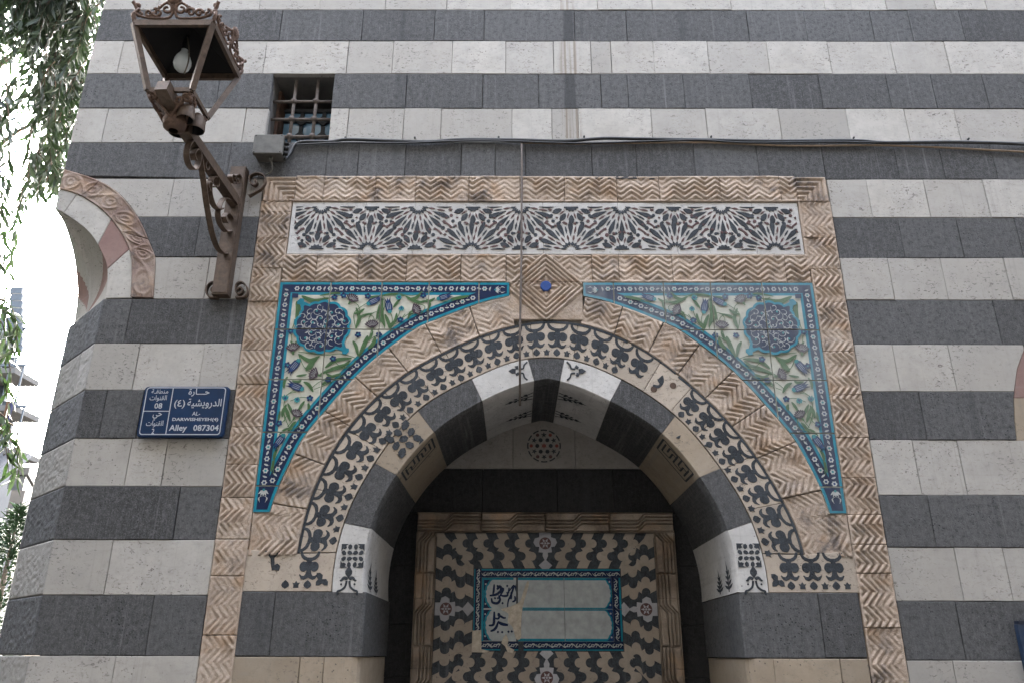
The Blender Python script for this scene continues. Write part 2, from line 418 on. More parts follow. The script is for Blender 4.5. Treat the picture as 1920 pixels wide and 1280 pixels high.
NB = [0]
def stone(poly, mat, name='stone_block', parent=BLD, y0=None, depth=.045, bev=.0019):
    y0 = random.uniform(-.0022, .0022) if y0 is None else y0
    NB[0] += 1
    return MB().block(poly, y0, depth, bev).build(name, mat, parent)
GAP = .0011
def course(z0, z1, xs, mat, wob=True):
    for a, b in zip(xs[:-1], xs[1:]):
        if b-a < .02: continue
        stone(rough_rect(a+GAP*random.uniform(.5, 1.5), b-GAP*random.uniform(.5, 1.5), z0+GAP, z1-GAP), mat)
def jx(y, *px): return [W(p, y)[0] for p in px]

ZT = [5.40, 5.182, 4.957, 4.738, 4.515, 4.289, 4.073, 3.853]
course(ZT[1], ZT[0], [XL]+jx(-40, 430, 610, 720, 900, 1070, 1200, 1390, 1530, 1690, 1840)+[3.05], BASALT)
course(ZT[2], ZT[1], [XL]+jx(8, 297, 487, 600, 723, 838, 957, 1120, 1222, 1370, 1546, 1661, 1753, 1848)+[3.05], LIME)
course(ZT[3], ZT[2], [XL]+jx(47, 330, 448, 527, 680, 815, 908, 1077, 1175, 1402, 1510, 1635, 1707, 1803)+[3.05], BASALT)
course(ZT[4], ZT[3], [XL]+jx(106, 226, 330, 497, 652, 737, 848, 948, 1038, 1108, 1146, 1226, 1328, 1440, 1555, 1675, 1776)+[3.05], LIME)
WX0, WX1, WZ0, WZ1 = -1.304, -.972, 4.079, 4.515
course(ZT[5], ZT[4], [XL]+jx(168, 300, 410)+[WX0], BASALT)
course(ZT[5], ZT[4], [WX1]+jx(168, 762, 905, 1010, 1127, 1177, 1282, 1407, 1538, 1665, 1750, 1847)+[3.05], BASALT)
course(ZT[6], ZT[5], [XL]+jx(232, 197, 330, 458)+[WX0], LIME)
course(ZT[6], ZT[5], [WX1]+jx(232, 652, 757, 827, 960, 1035, 1085, 1222, 1325, 1462, 1590, 1700, 1795)+[3.05], LIME)
# dark course under the cable, its first stone resting on the carved corner arch
b5 = jx(300, 430, 613, 672, 760, 865, 928, 985, 1110, 1193, 1302, 1420, 1543, 1680, 1765, 1862)
seg = [p for p in ARC_OUT if p[1] > 3.855]
stone(ccw([(XL, ZT[6]-GAP)]+[(x, z+.003) for x, z in seg]+[(b5[0]-GAP, 3.8545), (b5[0]-GAP, ZT[6]-GAP)]), BASALT)
course(ZT[7], ZT[6], b5+[3.05], BASALT)

# courses beside the portal: (top, bottom, left joints, right joints)
def arcx(z):
    for (x0, z0), (x1, z1) in zip(ARC_OUT[:-1], ARC_OUT[1:]):
        if z1 <= z <= z0: return x0+(x1-x0)*(z0-z)/(z0-z1+1e-9)
    return ARC_OUT[-1][0]
SIDE = [(3.853, 3.630, 372, [320], [1630, 1738, 1850], LIME), (3.630, 3.4055, 445, [370], [1690, 1800, 1910], BASALT),
        (3.4055, 3.180, 520, [388], [1670, 1770, 1890], LIME), (3.180, 2.953, 602, [240], [1870], BASALT),
        (2.953, 2.7245, 687, [255, 378], [1680, 1785], LIME), (2.7245, 2.4985, 776, [193, 262], [1730], BASALT),
        (2.4985, (2.283, 2.252), 868, [240, 308], [1718, 1803], LIME), ((2.283, 2.252), (2.055, 2.031), 966, [330], [1745], BASALT),
        ((2.055, 2.031), (1.829, 1.813), 1068, [202], [1797, 1888], LIME), ((1.829, 1.813), (1.594, 1.585), 1175, [280], [1800], BASALT),
        ((1.594, 1.585), (1.36, 1.35), 1260, [212], [1790], LIME)]
RARC = [W(1921, 655), W(1908, 690), W(1901, 745), W(1903, 790), W(1907, 825)]     # edge of the next blind arch, far right
for i, (zt, zb, y, lj, rj, mat) in enumerate(SIDE):
    ztl, ztr = zt if isinstance(zt, tuple) else (zt, zt); zbl, zbr = zb if isinstance(zb, tuple) else (zb, zb)
    xs = ([None] if i < 3 else [XC])+jx(y, *lj)+[PLX-.002]
    for a, b in zip(xs[:-1], xs[1:]):
        if a is None:
            p = [(arcx(z)+.002, z) for z in np.linspace(zbl+GAP, ztl-GAP, 7)]
            stone(ccw(p+[(b-GAP, ztl-GAP), (b-GAP, zbl+GAP)]), mat)
        else: stone(rough_rect(a+(.0 if a == XC else GAP), b-GAP, zbl+GAP, ztl-GAP), mat)
    if i in (4, 5):
        xs = [PRX+.002]+jx(y, *rj)
        for a, b in zip(xs[:-1], xs[1:]): stone(rough_rect(a+GAP, b-GAP, zbr+GAP, ztr-GAP), mat)
        e = [p for p in RARC if zbr < p[1] < ztr]
        x_t = np.interp(ztr, [p[1] for p in RARC[::-1]], [p[0] for p in RARC[::-1]]); x_b = np.interp(zbr, [p[1] for p in RARC[::-1]], [p[0] for p in RARC[::-1]])
        stone(ccw([(xs[-1]+GAP, ztr-GAP), (xs[-1]+GAP, zbr+GAP), (x_b-.002, zbr+GAP)]+[(x-.002, z) for x, z in e[::-1]]+[(x_t-.002, ztr-GAP)]), mat)
    else:
        xs = [PRX+.002]+jx(y, *rj)+[2.98]
        for a, b in zip(xs[:-1], xs[1:]): stone(rough_rect(a+GAP, b-GAP, zbr+GAP, ztr-GAP), mat)
zm = W(1905, 745)[1]
e1 = [p for p in RARC if p[1] > zm-.001]; e2 = [p for p in RARC if p[1] < zm+.001]
stone(ccw(e1+[(2.9, zm), (2.9, 2.953)]), PINKM, 'arch_stone'); stone(ccw(e2+[(2.9, 2.50), (2.9, zm-.003)]), TAN, 'arch_stone')

# chamfered corner, rough-dressed stones on a 45 degree face
CH = .352
for i, (zt, zb, *_r) in enumerate(SIDE[3:]):
    zt = zt[0] if isinstance(zt, tuple) else zt; zb = zb[0] if isinstance(zb, tuple) else zb
    mat = ROUGH_BASALT if i % 2 == 0 else ROUGH_LIME
    cuts = [0, .33, 1] if i in (0, 1) else [0, 1]
    for a, b in zip(cuts[:-1], cuts[1:]):
        nu, nv = max(14, int(56*(b-a))), 38; P = np.zeros((nu+2, nv+2, 3))
        for p in range(nu+2):
            for q in range(nv+2):
                u = a+(b-a)*min(max(p-1, 0), nu-1)/(nu-1); v = min(max(q-1, 0), nv-1)/(nv-1)
                edge = min(p-1, nu-p, q-1, nv-q)
                z = zb+.003+(zt-zb-.005)*v
                h = .009*(float(fbm(np.array(u*24+i*5.3), np.array(v*15+i), 2, 4))-.40)*(1 if edge > 0 else .15) if edge >= 0 else -.05
                uu = u*CH+(.0015 if u == a and a > 0 else 0)-(.0015 if u == b and b < 1 else 0)
                P[p, q] = (XC-uu-h*.707, uu-h*.707, z)
        MB().grid(P[::-1]).build('corner_block', mat, BLD)
# ---- the carved corner arch and the hollow below it
SQ = empty('corner_arch', (-2.1, 0, 3.2), BLD)
def ring_piece(inner, outer, t0, t1, mat, name, parent, y0=0.0, n=10, relief=None):
    A = np.array(inner); B = np.array(outer)
    def at(P, t):
        k = t*(len(P)-1); i = min(int(k), len(P)-2); return P[i]*(1-(k-i))+P[i+1]*(k-i)
    if relief is None:
        poly = [tuple(at(A, t)) for t in np.linspace(t0, t1, n)]+[tuple(at(B, t)) for t in np.linspace(t1, t0, n)]
        return MB().block(ccw(poly), y0, .06, .003).build(name, mat, parent)
    nu, nv = 70, 26; P = np.zeros((nu+2, nv+2, 3))
    for p in range(nu+2):
        for q in range(nv+2):
            t = t0+.003+(t1-t0-.006)*min(max(p-1, 0), nu-1)/(nu-1); v = min(max(q-1, 0), nv-1)/(nv-1)
            c = at(A, t)*(1-v)+at(B, t)*v; e = min(p-1, nu-p, q-1, nv-q)
            P[p, q] = (c[0], y0-relief(t, v) if e >= 0 else y0+.03, c[1])
    m = MB().grid(P)
    o = m.build(name, mat, parent); return o
def guilloche(t, v):                       # interlaced roundels carved on the band
    s = t*7.0; k = (s % 1)-.5; r = math.hypot(k*1.15, (v-.5)*1.0)
    h = .010*math.exp(-((r-.40)/.06)**2)+.008*math.exp(-((r-.16)/.05)**2)*(1 if int(s) % 2 else .8)
    w = .30*math.sin(math.pi*s)
    h = max(h, .010*math.exp(-((v-.5-w)/.07)**2))
    h += .008*(v < .07)+.008*(v > .93)
    return (h+.004*float(fbm(np.array(t*60), np.array(v*9), 3))-.002)*.62*(.6+.5*float(fbm(np.array(t*11), np.array(v*3), 9)))
for a, b in ((0, .20), (.20, .62), (.62, 1)): ring_piece(ARC_IN, ARC_OUT, a, b, PINK, 'carved_stone', SQ, .002, relief=guilloche)
A = np.array(VOU_IN); P = np.zeros((len(A), 9, 3))
for i, (x, z) in enumerate(VOU_IN):
    d = x-XL+.03
    for q in range(9): w = q/8; P[i, q] = (x+.09-d*w+.02, .09+d*w, z+.06)
MB().grid(P).build('hollow_core', MORTAR, SQ)
sq = [(0, .16, LIME), (.16, .50, LIME), (.50, .76, PINKM), (.76, 1.0, LIME)]
for a, b, mt in sq:
    ring_piece(VOU_IN, [(x-.0015, z-.0015) for x, z in ARC_IN], a+.0008, b-.0008, mt, 'voussoir', SQ, .002, 8)
    A = np.array(VOU_IN); n = 9; V = np.array([XL+.1745, .1745, 3.170])        # the hollow gathers to one point above the chamfer
    P = np.zeros((n, 12, 3))
    for i, t in enumerate(np.linspace(max(a-.008, 0), min(b+.008, 1), n)):
        k = t*(len(A)-1); j = min(int(k), len(A)-2); x, z = A[j]*(1-(k-j))+A[j+1]*(k-j)
        for q in range(12):
            w = q/11; c = np.array([x+.010*min(1, t*8), .004+.008*min(1, t*8), z+.010*min(1, t*8)])*(1-w)+V*w; bow = math.sin(math.pi*w)*.055*(1-t)
            P[i, q] = c+np.array([bow, bow, 0])
            if t == 0: P[i, q, 0] = XL+.0035+P[i, q, 1]-.004
    MB().grid(P).build('hollow_facet', mt, SQ)
    Q = P.copy(); Q[:, :, 0] = XL+P[:, :, 1]; Q[:, :, 1] = P[:, :, 0]-XL
    MB().grid(Q[::-1]).build('hollow_facet', mt, SQ)

# ---- carved zigzag border
def tri(t): return np.abs(2*(t-np.floor(t))-1)
def relief(al, ac, wid, lam=.107, amp=.042, pitch=.0295, seed=0):
    """height of the zigzag carving; al = metres along the band, ac = metres across it"""
    wear = np.clip(fbm(al*6+seed, ac*10+seed*.7, 5)*3.2-.95, .28, 1)
    ph = (ac+amp*(tri(al/lam)-.5))/pitch
    fr = ph-np.floor(ph)
    rope = np.clip(1.5*np.sin(math.pi*fr)**.9-.35, 0, 1)
    edge = np.clip((np.minimum(ac, wid-ac)-.006)/.010, 0, 1)
    h = .0125*(rope*wear*edge+.55*(1-edge))+.0045*(fbm(al*38, ac*38, 8, 3)-.5)+.012*(fbm(al*7, ac*7, 21, 3)-.5)*(1.15-wear)
    return h-.004
CELL = .0048
def carved_rect(x0, x1, z0, z1, vertical, seed=0, name='carved_border_stone', special=None, mat=CARVED):
    nx = max(6, int((x1-x0)/CELL)); nz = max(6, int((z1-z0)/CELL))
    X, Z = np.meshgrid(np.linspace(x0+.0015, x1-.0015, nx), np.linspace(z0+.0015, z1-.0015, nz), indexing='ij')
    if special is not None: h = special(X, Z)
    elif vertical: h = relief(Z, X-x0, x1-x0, .112, .048, .029, seed)
    else: h = relief(X, Z-z0, z1-z0, seed=seed)
    off = random.uniform(-.002, .002)
    P = np.stack([X, -h+off, Z], -1); Q = np.zeros((nx+2, nz+2, 3)); Q[1:-1, 1:-1] = P
    Q[0, 1:-1] = P[0]; Q[-1, 1:-1] = P[-1]; Q[:, 0] = Q[:, 1]; Q[:, -1] = Q[:, -2]
    for s in (np.s_[0, :], np.s_[-1, :], np.s_[:, 0], np.s_[:, -1]): Q[s + (1,)] = .03
    return MB().grid(Q).build(name, mat, BLD)
TB0, TB1 = 3.718, 3.868
fx0, fx1, fz0, fz1 = -1.117, 1.419, 3.424, 3.715
xs = [PLX]+[-1.112]+jx(355, 607, 703, 779, 879, 975, 1058, 1157, 1236, 1350, 1462)+[1.423, PRX]
def corner_l(X, Z):        # mitred frame moulding in the top corners
    d = np.minimum(X-PLX, TB1-Z); a = np.minimum(np.abs(X-PLX), .2)
    return .015*np.clip(1.2*np.sin(math.pi*((d/.027) % 1))**.8-.2, 0, 1)*np.clip(d/.01, 0, 1)+.006*(fbm(X*38, Z*38, 8)-.5)-.003
for k, (a, b) in enumerate(zip(xs[:-1], xs[1:])):
    if k == 0: carved_rect(a, b, TB0, TB1, False, special=corner_l)
    elif k == len(xs)-2: carved_rect(a, b, TB0, TB1, False, special=lambda X, Z: corner_l(PLX+PRX-X, Z))
    else: carved_rect(a, b, TB0, TB1, False, k*3.1)
MZ0, MZ1 = 3.271, 3.421
xs = [-1.127]+jx(500, 593, 672, 762, 864, 949)
for k, (a, b) in enumerate(zip(xs[:-1], xs[1:])): carved_rect(a, b, MZ0, MZ1, False, 40+k)
xs = jx(500, 1110, 1160, 1260, 1356, 1472)+[1.431]
for k, (a, b) in enumerate(zip(xs[:-1], xs[1:])): carved_rect(a, b, MZ0, MZ1, False, 60+k)
# boss with the blue roundel
DX0, DX1 = W(949, 500)[0], W(1110, 500)[0]
def boss(X, Z):
    d = np.abs(X-.150)*.95+np.abs(Z-3.247); ph = (d-.058)/.0265; fr = ph-np.floor(ph)
    h = .015*np.clip(1.25*np.sin(math.pi*fr)**.8-.2, 0, 1)*(d > .058)
    r = np.hypot(X-.15, Z-3.247); an = np.arctan2(Z-3.247, X-.15)
    h = np.where(d < .058, .006+.006*np.cos(an*8), h)
    z = relief(X, Z-MZ0, .15, seed=50)
    return np.where(d > .058+.0265*5, z, h)*(.75+.4*fbm(X*9, Z*9, 4))+.005*(fbm(X*38, Z*38, 8)-.5)-.004
carved_rect(DX0, DX1, MZ0, MZ1, False, special=boss); carved_rect(-.0235, .327, 3.075, MZ0-.001, False, special=boss)
ro = MB().block(disc(.150, 3.247, .0265, 28), -.013, .03, .003)
ro.build('blue_roundel', mat_glaze('cobalt_glaze', (.035, .075, .24)), BLD)
zs = [TB0-.001]+[W(500, y)[1] for y in (398, 447, 503, 566, 657, 720, 800, 870, 932, 1010, 1079, 1190, 1290)]
for k, (a, b) in enumerate(zip(zs[:-1], zs[1:])):
    carved_rect(PLX, -1.132 if a < 3.43 else -1.12, b, a, True, 80+k)
zs = [TB0-.001]+[W(1600, y)[1] for y in (447, 505, 567, 659, 740, 820, 895, 964, 1020, 1074, 1176, 1290)]
for k, (a, b) in enumerate(zip(zs[:-1], zs[1:])):
    carved_rect(1.436 if a < 3.43 else 1.422, PRX, b, a, True, 110+k)

# carved band between tiles and arch, laid along the curve
CURVE_L = [(-.0235, 3.199), (-.169, 3.160), (-.411, 3.058), (-.484, 3.015), (-.632, 2.894), (-.742, 2.779), (-.822, 2.676), (-.89, 2.585), (-.934, 2.520), (-.967, 2.455), (-1.028, 2.293), (-1.057, 2.172)]
CURVE_L = smooth_path(CURVE_L, 3)
OUTL = [(-1.131, 1.95), (-1.131, 2.170), (-1.057, 2.170)]+CURVE_L[::-1]+[(-.0235, 3.269), (.327, 3.269)]+mirror(CURVE_L[::-1])[:]+[(1.361, 2.170), (1.435, 2.170), (1.435, 1.95)]
def ray_out(deg):
    d = (math.cos(math.radians(deg)), math.sin(math.radians(deg))); best = None
    for (x0, z0), (x1, z1) in zip(OUTL[:-1], OUTL[1:]):
        ex, ez = x1-x0, z1-z0; det = d[0]*(-ez)+ex*d[1]
        if abs(det) < 1e-9: continue
        rx, rz = x0-CX, z0-CZ; t = (-ez*rx+ex*rz)/det; u = (d[0]*rz-d[1]*rx)/det
        if -1e-6 <= u <= 1+1e-6 and t > .5 and (best is None or t < best): best = t
    return best or 1.2
def arch_carved(t0, t1, seed):
    n = max(8, int(abs(t1-t0)*math.pi/180*1.1/CELL)); m = 34; T = np.linspace(t0, t1, n)
    ro_ = np.array([RO(t)+.004 for t in T]); rx = np.array([ray_out(t)-.003 for t in T]); V = np.linspace(0, 1, m)
    R = ro_[:, None]+(rx-ro_)[:, None]*V[None]; A = np.radians(T)[:, None]*np.ones(m)[None]
    h = relief(np.radians(T)[:, None]*1.1+0*R, R-ro_[:, None], (rx-ro_)[:, None], .118, .052, .030, seed)
    big = np.clip(fbm(CX+R*np.cos(A)*3.5+seed, R*np.sin(A)*3.5, 31)*2.4-1.05, 0, 1)
    h = np.maximum(h*(1-.6*big)-.008*big*fbm(R*14, A*14, 44), -.014)
    Q = np.zeros((n+2, m+2, 3)); P = np.stack([CX+R*np.cos(A), -h, CZ+R*np.sin(A)], -1); Q[1:-1, 1:-1] = P
    Q[0, 1:-1] = P[0]; Q[-1, 1:-1] = P[-1]; Q[:, 0] = Q[:, 1]; Q[:, -1] = Q[:, -2]
    for s in (np.s_[0, :], np.s_[-1, :], np.s_[:, 0], np.s_[:, -1]): Q[s+(1,)] = .03
    MB().grid(Q[::-1]).build('carved_arch_stone', CARVED, BLD)
js = [181.5, 171, 160, 149, 139, 129, 119, 108, 98.2]
for k, (a, b) in enumerate(zip(js[:-1], js[1:])): arch_carved(a-.12, b+.12, 200+k)
js = [81.0, 72, 62, 52.5, 43, 33, 23, 12, -1.5]
for k, (a, b) in enumerate(zip(js[:-1], js[1:])): arch_carved(a-.12, b+.12, 220+k)

# ------------------------------------------------------------------ star mosaic frieze
FR = tag(empty('mosaic_frieze', (.15, 0, fz0), BLD))
sx = [fx0]+jx(430, 683, 776, 886, 1018, 1160, 1268, 1415)+[fx1]
for a, b in zip(sx[:-1], sx[1:]): stone(rect(a+.0006, b-.0006, fz0, fz1), MARBLE, 'marble_slab', FR, .002, .03, .0015)
IX0, IX1, IZ0, IZ1 = -1.096, 1.402, 3.449, 3.690
small = MB(); FY = -.0004
def inlay(poly, mat=None, name=None, bounds=(IX0, IX1, IZ0, IZ1), parent=None, y=FY):
    p = clip_rect(ccw(poly), *bounds)
    if len(p) < 3 or abs(area(p)) < 2e-6: return
    if name: MB().block(p, y-random.uniform(0, .0016), .006, .0006).build(name, mat, parent)
    else: small.block(p, FY-random.uniform(0, .0016), .006, .0004, mat)
kite = [(0, .078), (.0075, .098), (.0155, .128), (.0165, .142), (.009, .166), (0, .172), (-.009, .166), (-.0165, .142), (-.0155, .128), (-.0075, .098)]
dart = [(0, .052), (.0055, .068), (.0035, .080), (0, .088), (-.0035, .080), (-.0055, .068)]
shield = [(0, .050), (.010, .060), (.0165, .078), (.012, .092), (0, .103), (-.012, .092), (-.0165, .078), (-.010, .060)]
def rosette(cx, cz, up):
    s = 1 if up else -1
    for k in range(-4, 5):
        a = k*math.radians(22.5)
        inlay(place([(x*.74, z*s) for x, z in kite], cx, cz, -a*s), INK, 'inlay_petal', parent=FR)
    for k in range(-4, 4): inlay(place([(x, z*s) for x, z in dart], cx, cz, -(k+.5)*math.radians(22.5)*s), 1)
    for k in range(-4, 4): inlay(place([(x*.62, z*s) for x, z in [(0, .094), (.008, .112), (.005, .130), (0, .138), (-.005, .130), (-.008, .112)]], cx, cz, -(k+.5)*math.radians(22.5)*s), 0 if k % 3 else 1)
    for k in range(-3, 3):
        a = -(k+.5)*math.radians(22.5)*s; inlay(star(cx+.158*math.sin(-a)*1, cz+.158*math.cos(a)*s, .0095, .0042, 6), 1 if k % 2 else 0)
    for k in range(-4, 4):             # toothed crown round the centre
        a = (k+.5)*math.radians(22.5)
        inlay(place([(x, z*s) for x, z in [(0, .022), (.0085, .036), (.0075, .0385), (0, .052), (-.0075, .0385), (-.0085, .036)]], cx, cz, -a*s), 0)
def half_rosette(cx, cz, up):
    s = 1 if up else -1
    inlay([(cx+x, cz+z*s) for x, z in [(-.036, 0), (-.036, .012), (-.027, .012), (-.026, .024), (-.016, .022), (-.010, .033), (0, .026), (.010, .033), (.016, .022), (.026, .024), (.027, .012), (.036, .012), (.036, 0)]], INK, 'inlay_petal', parent=FR)
    for k in (-2, -1, 0, 1, 2): inlay(place([(x*.86, z*s) for x, z in shield], cx, cz, -k*math.radians(34)*s), INK, 'inlay_shield', parent=FR)
    for k in (-1.5, -.5, .5, 1.5): inlay(place([(x*.8, (z-.012)*s) for x, z in dart], cx, cz, -k*math.radians(34)*s), 1)
tops = [-.969, -.484, .029, .532, 1.034]; bots = [-.722, -.214, .277, .790, 1.278]
for x in tops: rosette(x, 3.694, False); half_rosette(x-.006, 3.444, True)
for x in bots: rosette(x, 3.444, True); half_rosette(x+.006, 3.694, False)
FILL = [('s', .60, .085, 8), ('s', .53, .27, 7), ('s', .73, .265, 5), ('s', .40, .42, 6), ('s', .70, .45, 7), ('s', .91, .40, 7), ('s', .23, .535, 7.5), ('s', .545, .575, 6), ('s', .04, .595, 7.5), ('s', .215, .725, 6), ('s', .40, .73, 8), ('s', .33, .92, 7),
        ('h', .62, .215, 7), ('h', .655, .345, 7.5), ('h', .785, .375, 6), ('h', .475, .50, 9), ('h', .165, .625, 6.5), ('h', .30, .655, 8), ('h', .325, .79, 7), ('b', .565, .43, 0), ('b', .385, .57, 0)]
def fills(x0, x1):
    w = x1-x0
    for kind, u, v, r in FILL:
        cx, cz = x0+u*w, 3.694-v*.250; r = r*.00125
        if kind == 's': inlay(star(cx, cz, r*1.15, r*.5, 6, random.uniform(0, 1)), 1)
        elif kind == 'h':
            rd = random.random()
            inlay(disc(cx, cz, r, 7, a0=random.uniform(0, 1)), INK if rd > .25 else BROWN, 'inlay_hexagon', parent=FR)
        else:
            d = 1 if w > 0 else -1
            pts = [(cx-.020*d, cz+.015), (cx-.004*d, cz+.006), (cx+.008*d, cz-.004), (cx+.018*d, cz-.017)]
            inlay(stroke(pts, [.013, .0095, .0095, .013]), BROWN, 'inlay_bar', parent=FR)
allx = sorted([(x, 't') for x in tops]+[(x, 'b') for x in bots])
for (xa, ka), (xb, kb) in zip(allx[:-1], allx[1:]):
    fills(xa, xb) if ka == 't' else fills(xb, xa)
fills(-.969, -1.215); fills(1.034+.502, 1.278)
o = small.build('small_inlay', [INK, BROWN], FR); o['kind'] = 'stuff'

# ------------------------------------------------------------------ painted tile spandrels
GC = dict(cream=(.47, .47, .395), turq=(.004, .18, .25), navy=(.003, .013, .052), white=(.37, .385, .37), green=(.058, .125, .048), plum=(.040, .026, .038), teal=(.022, .19, .20), dgreen=(.03, .075, .035), blue=(.005, .030, .11))
GK = list(GC)
GL = [mat_glaze('glaze_'+k, c) for k, c in GC.items()]; GD = [mat_glaze('dusty_glaze_'+k, c, dusty=.47) for k, c in GC.items()]
TX = [-1.129, -.884, -.638, -.411, -.171, -.0235]; TZ = [3.268, 3.023, 2.776, 2.527, 2.286, 2.170]
PX0, PZ1 = TX[0], TZ[0]
cur = CURVE_L
def off_curve(d):
    out = []
    for i, p in enumerate(cur):
        a, b = cur[max(i-1, 0)], cur[min(i+1, len(cur)-1)]; t = (b[0]-a[0], b[1]-a[1]); l = math.hypot(*t)
        out.append((p[0]+t[1]/l*d, p[1]-t[0]/l*d))       # towards the outer corner (up and left)
    return out
def region(d):                       # the spandrel shrunk by d on all three sides
    c = off_curve(d); xl, zt = PX0+d, PZ1-d
    p = [(xl, zt)]
    c = clip_half([(xl-1, zt+1)]+[(c[0][0]+(c[0][0]-c[1][0])*9, c[0][1]+(c[0][1]-c[1][1])*9)]+c+[(c[-1][0]+(c[-1][0]-c[-2][0])*9, c[-1][1]+(c[-1][1]-c[-2][1])*9)], -1, 0, -xl)
    c = clip_half(c, 0, 1, zt); c = clip_half(c, 1, 0, TX[-1]-min(d, .02)); return clip_half(c, 0, -1, -TZ[-1]-min(d, .02))
def paint(seed):
    rnd = random.Random(seed); S = []
    add = lambda col, poly: S.append((GK.index(col), ccw(poly)))
    def loc(px, py): return W(px, py)
    PXM = .00262                      # metres per photo pixel here
    add('turq', region(.0)); add('navy', region(.013)); add('turq', region(.055)); add('white', region(.068)); add('cream', region(.070))
    # rosettes and leaves running in the navy border
    def border(path):
        L = 0; nxt = .02; k = 0
        for (x0, z0), (x1, z1) in zip(path[:-1], path[1:]):
            d = math.hypot(x1-x0, z1-z0)
            while L+d >= nxt:
                t = (nxt-L)/d; x, z = x0+(x1-x0)*t, z0+(z1-z0)*t; a = math.atan2(z1-z0, x1-x0)
                if k % 2 == 0:
                    add('white', [(x+(.0115+.0022*math.cos(6*q))*math.cos(q), z+(.0115+.0022*math.cos(6*q))*math.sin(q)) for q in np.linspace(0, TAU, 19)[:-1]]); add('teal' if k % 4 else 'blue', disc(x, z, .0055, 8))
                else:
                    add('white', place([(-.011, -.003), (-.004, .004), (.005, .0055), (.011, .003), (.004, -.002), (-.005, -.005)], x, z, a+rnd.choice((.9, -.7)))); add('white', disc(x+.004*math.sin(a), z-.012*math.cos(a), .002, 6))
                k += 1; nxt += .0265
            L += d
    m = .034
    border([(PX0+m, TZ[-1]+.11), (PX0+m, PZ1-m)]); border([(PX0+m+.03, PZ1-m), (TX[-1]-.075, PZ1-m)])
    oc = off_curve(m); border([p for p in oc if p[0] < TX[-1]-.10 and p[1] > TZ[-1]+.11 and p[1] < PZ1-.06])
    # tips
    def lotus(x, z, a, s):
        for q in (-.9, -.45, 0, .45, .9): add('white', place([(0, 0), (.006, .012), (0, .030), (-.006, .012)], x, z, a+q, s))
        add('teal', disc(x, z, .006*s, 10))
        for q in (-1, 1): add('white', stroke(smooth_path(place([(q*.006, .026), (q*.018, .036), (q*.012, .054)], x, z, a, s), 3), [.002*s]*3+[.006*s]*2+[.002*s]*2))
    lotus(-.092, 3.228, -math.pi/2, .85); lotus(-1.092, 2.268, math.pi, 1.0)
    C = lambda px, py: loc(px, py)
    def leaf(p, w, col='green'):
        q = smooth_path([C(*a) for a in p], 5); n = len(q)
        add(col, stroke(q, [w*PXM*(math.sin(math.pi*min(1, (i+.4)/(n-.2)))**.8+.06) for i in range(n)]))
        add('dgreen', stroke(q[1:-1], .0016))
    def stem(p, w=1.3): add('green', stroke(smooth_path([C(*a) for a in p], 4), w*PXM))
    def tulip(px, py, ang, s=1.0, col='navy'):
        s *= 1.12
        x, z = C(px, py); a = math.radians(ang)
        for q in (-1, 1): add(col, place([(0, -.018), (q*.014, -.008), (q*.016, .012), (q*.011, .034), (q*.014, .056), (q*.004, .036), (0, .02)], x, z, a, s))
        add('blue' if col == 'navy' else col, place([(-.010, -.014), (.010, -.014), (.012, .010), (.004, .038), (0, .052), (-.004, .038), (-.012, .010)], x, z, a, s))
        for q in (-.006, .0, .006):
            add('white', place([(q-.0009, -.004), (q+.0009, -.004), (q*1.2+.0006, .026), (q*1.2-.0006, .026)], x, z, a, s))
        add('teal', place([(-.010, -.018), (0, -.024), (.010, -.018), (.005, -.006), (0, -.010), (-.005, -.006)], x, z, a, s))
    def carn(px, py, ang, s=1.0):
        s *= 1.15
        x, z = C(px, py); a = math.radians(ang); p = [(-.005, -.012), (.005, -.012)]
        for k in range(15):
            q = math.radians(62-124*k/14); r = .034 if k % 2 else .028; p.append((r*math.sin(-q)*-1*-1, -.008+r*math.cos(q)))
        p = [(-.005, -.012), (.005, -.012)]+[((.035 if k % 2 else .029)*math.sin(math.radians(68-136*k/16)), -.006+(.035 if k % 2 else .029)*math.cos(math.radians(68-136*k/16))) for k in range(17)]
        add('plum', place(p, x, z, a, s))
        for k in range(7):
            q = math.radians(-54+18*k); add('white', place(stroke([(.008*math.sin(q), -.006+.008*math.cos(q)), (.026*math.sin(q), -.006+.026*math.cos(q))], .0013), x, z, a, s))
        add('green', place([(-.005, -.010), (-.003, -.026), (.003, -.026), (.005, -.010)], x, z, a, s))
    def blossom(px, py, s=1.0):
        x, z = C(px, py); o = rnd.uniform(0, 1)
        for k in range(5): add('navy' if k % 2 else 'blue', disc(x+.0095*s*math.cos(o+k*TAU/5), z+.0095*s*math.sin(o+k*TAU/5), .0068*s, 7))
        add('teal', disc(x, z, .0045*s, 7))
    def bud(px, py, ang, s=1.0):
        x, z = C(px, py); a = math.radians(ang)
        add('teal', place([(0, -.016), (.013, -.006), (.016, .008), (.010, .006), (.006, .017), (0, .009), (-.006, .017), (-.010, .006), (-.016, .008), (-.013, -.006)], x, z, a, s))
        add('blue', place([(0, -.010), (.007, -.002), (0, .006), (-.007, -.002)], x, z, a, s))
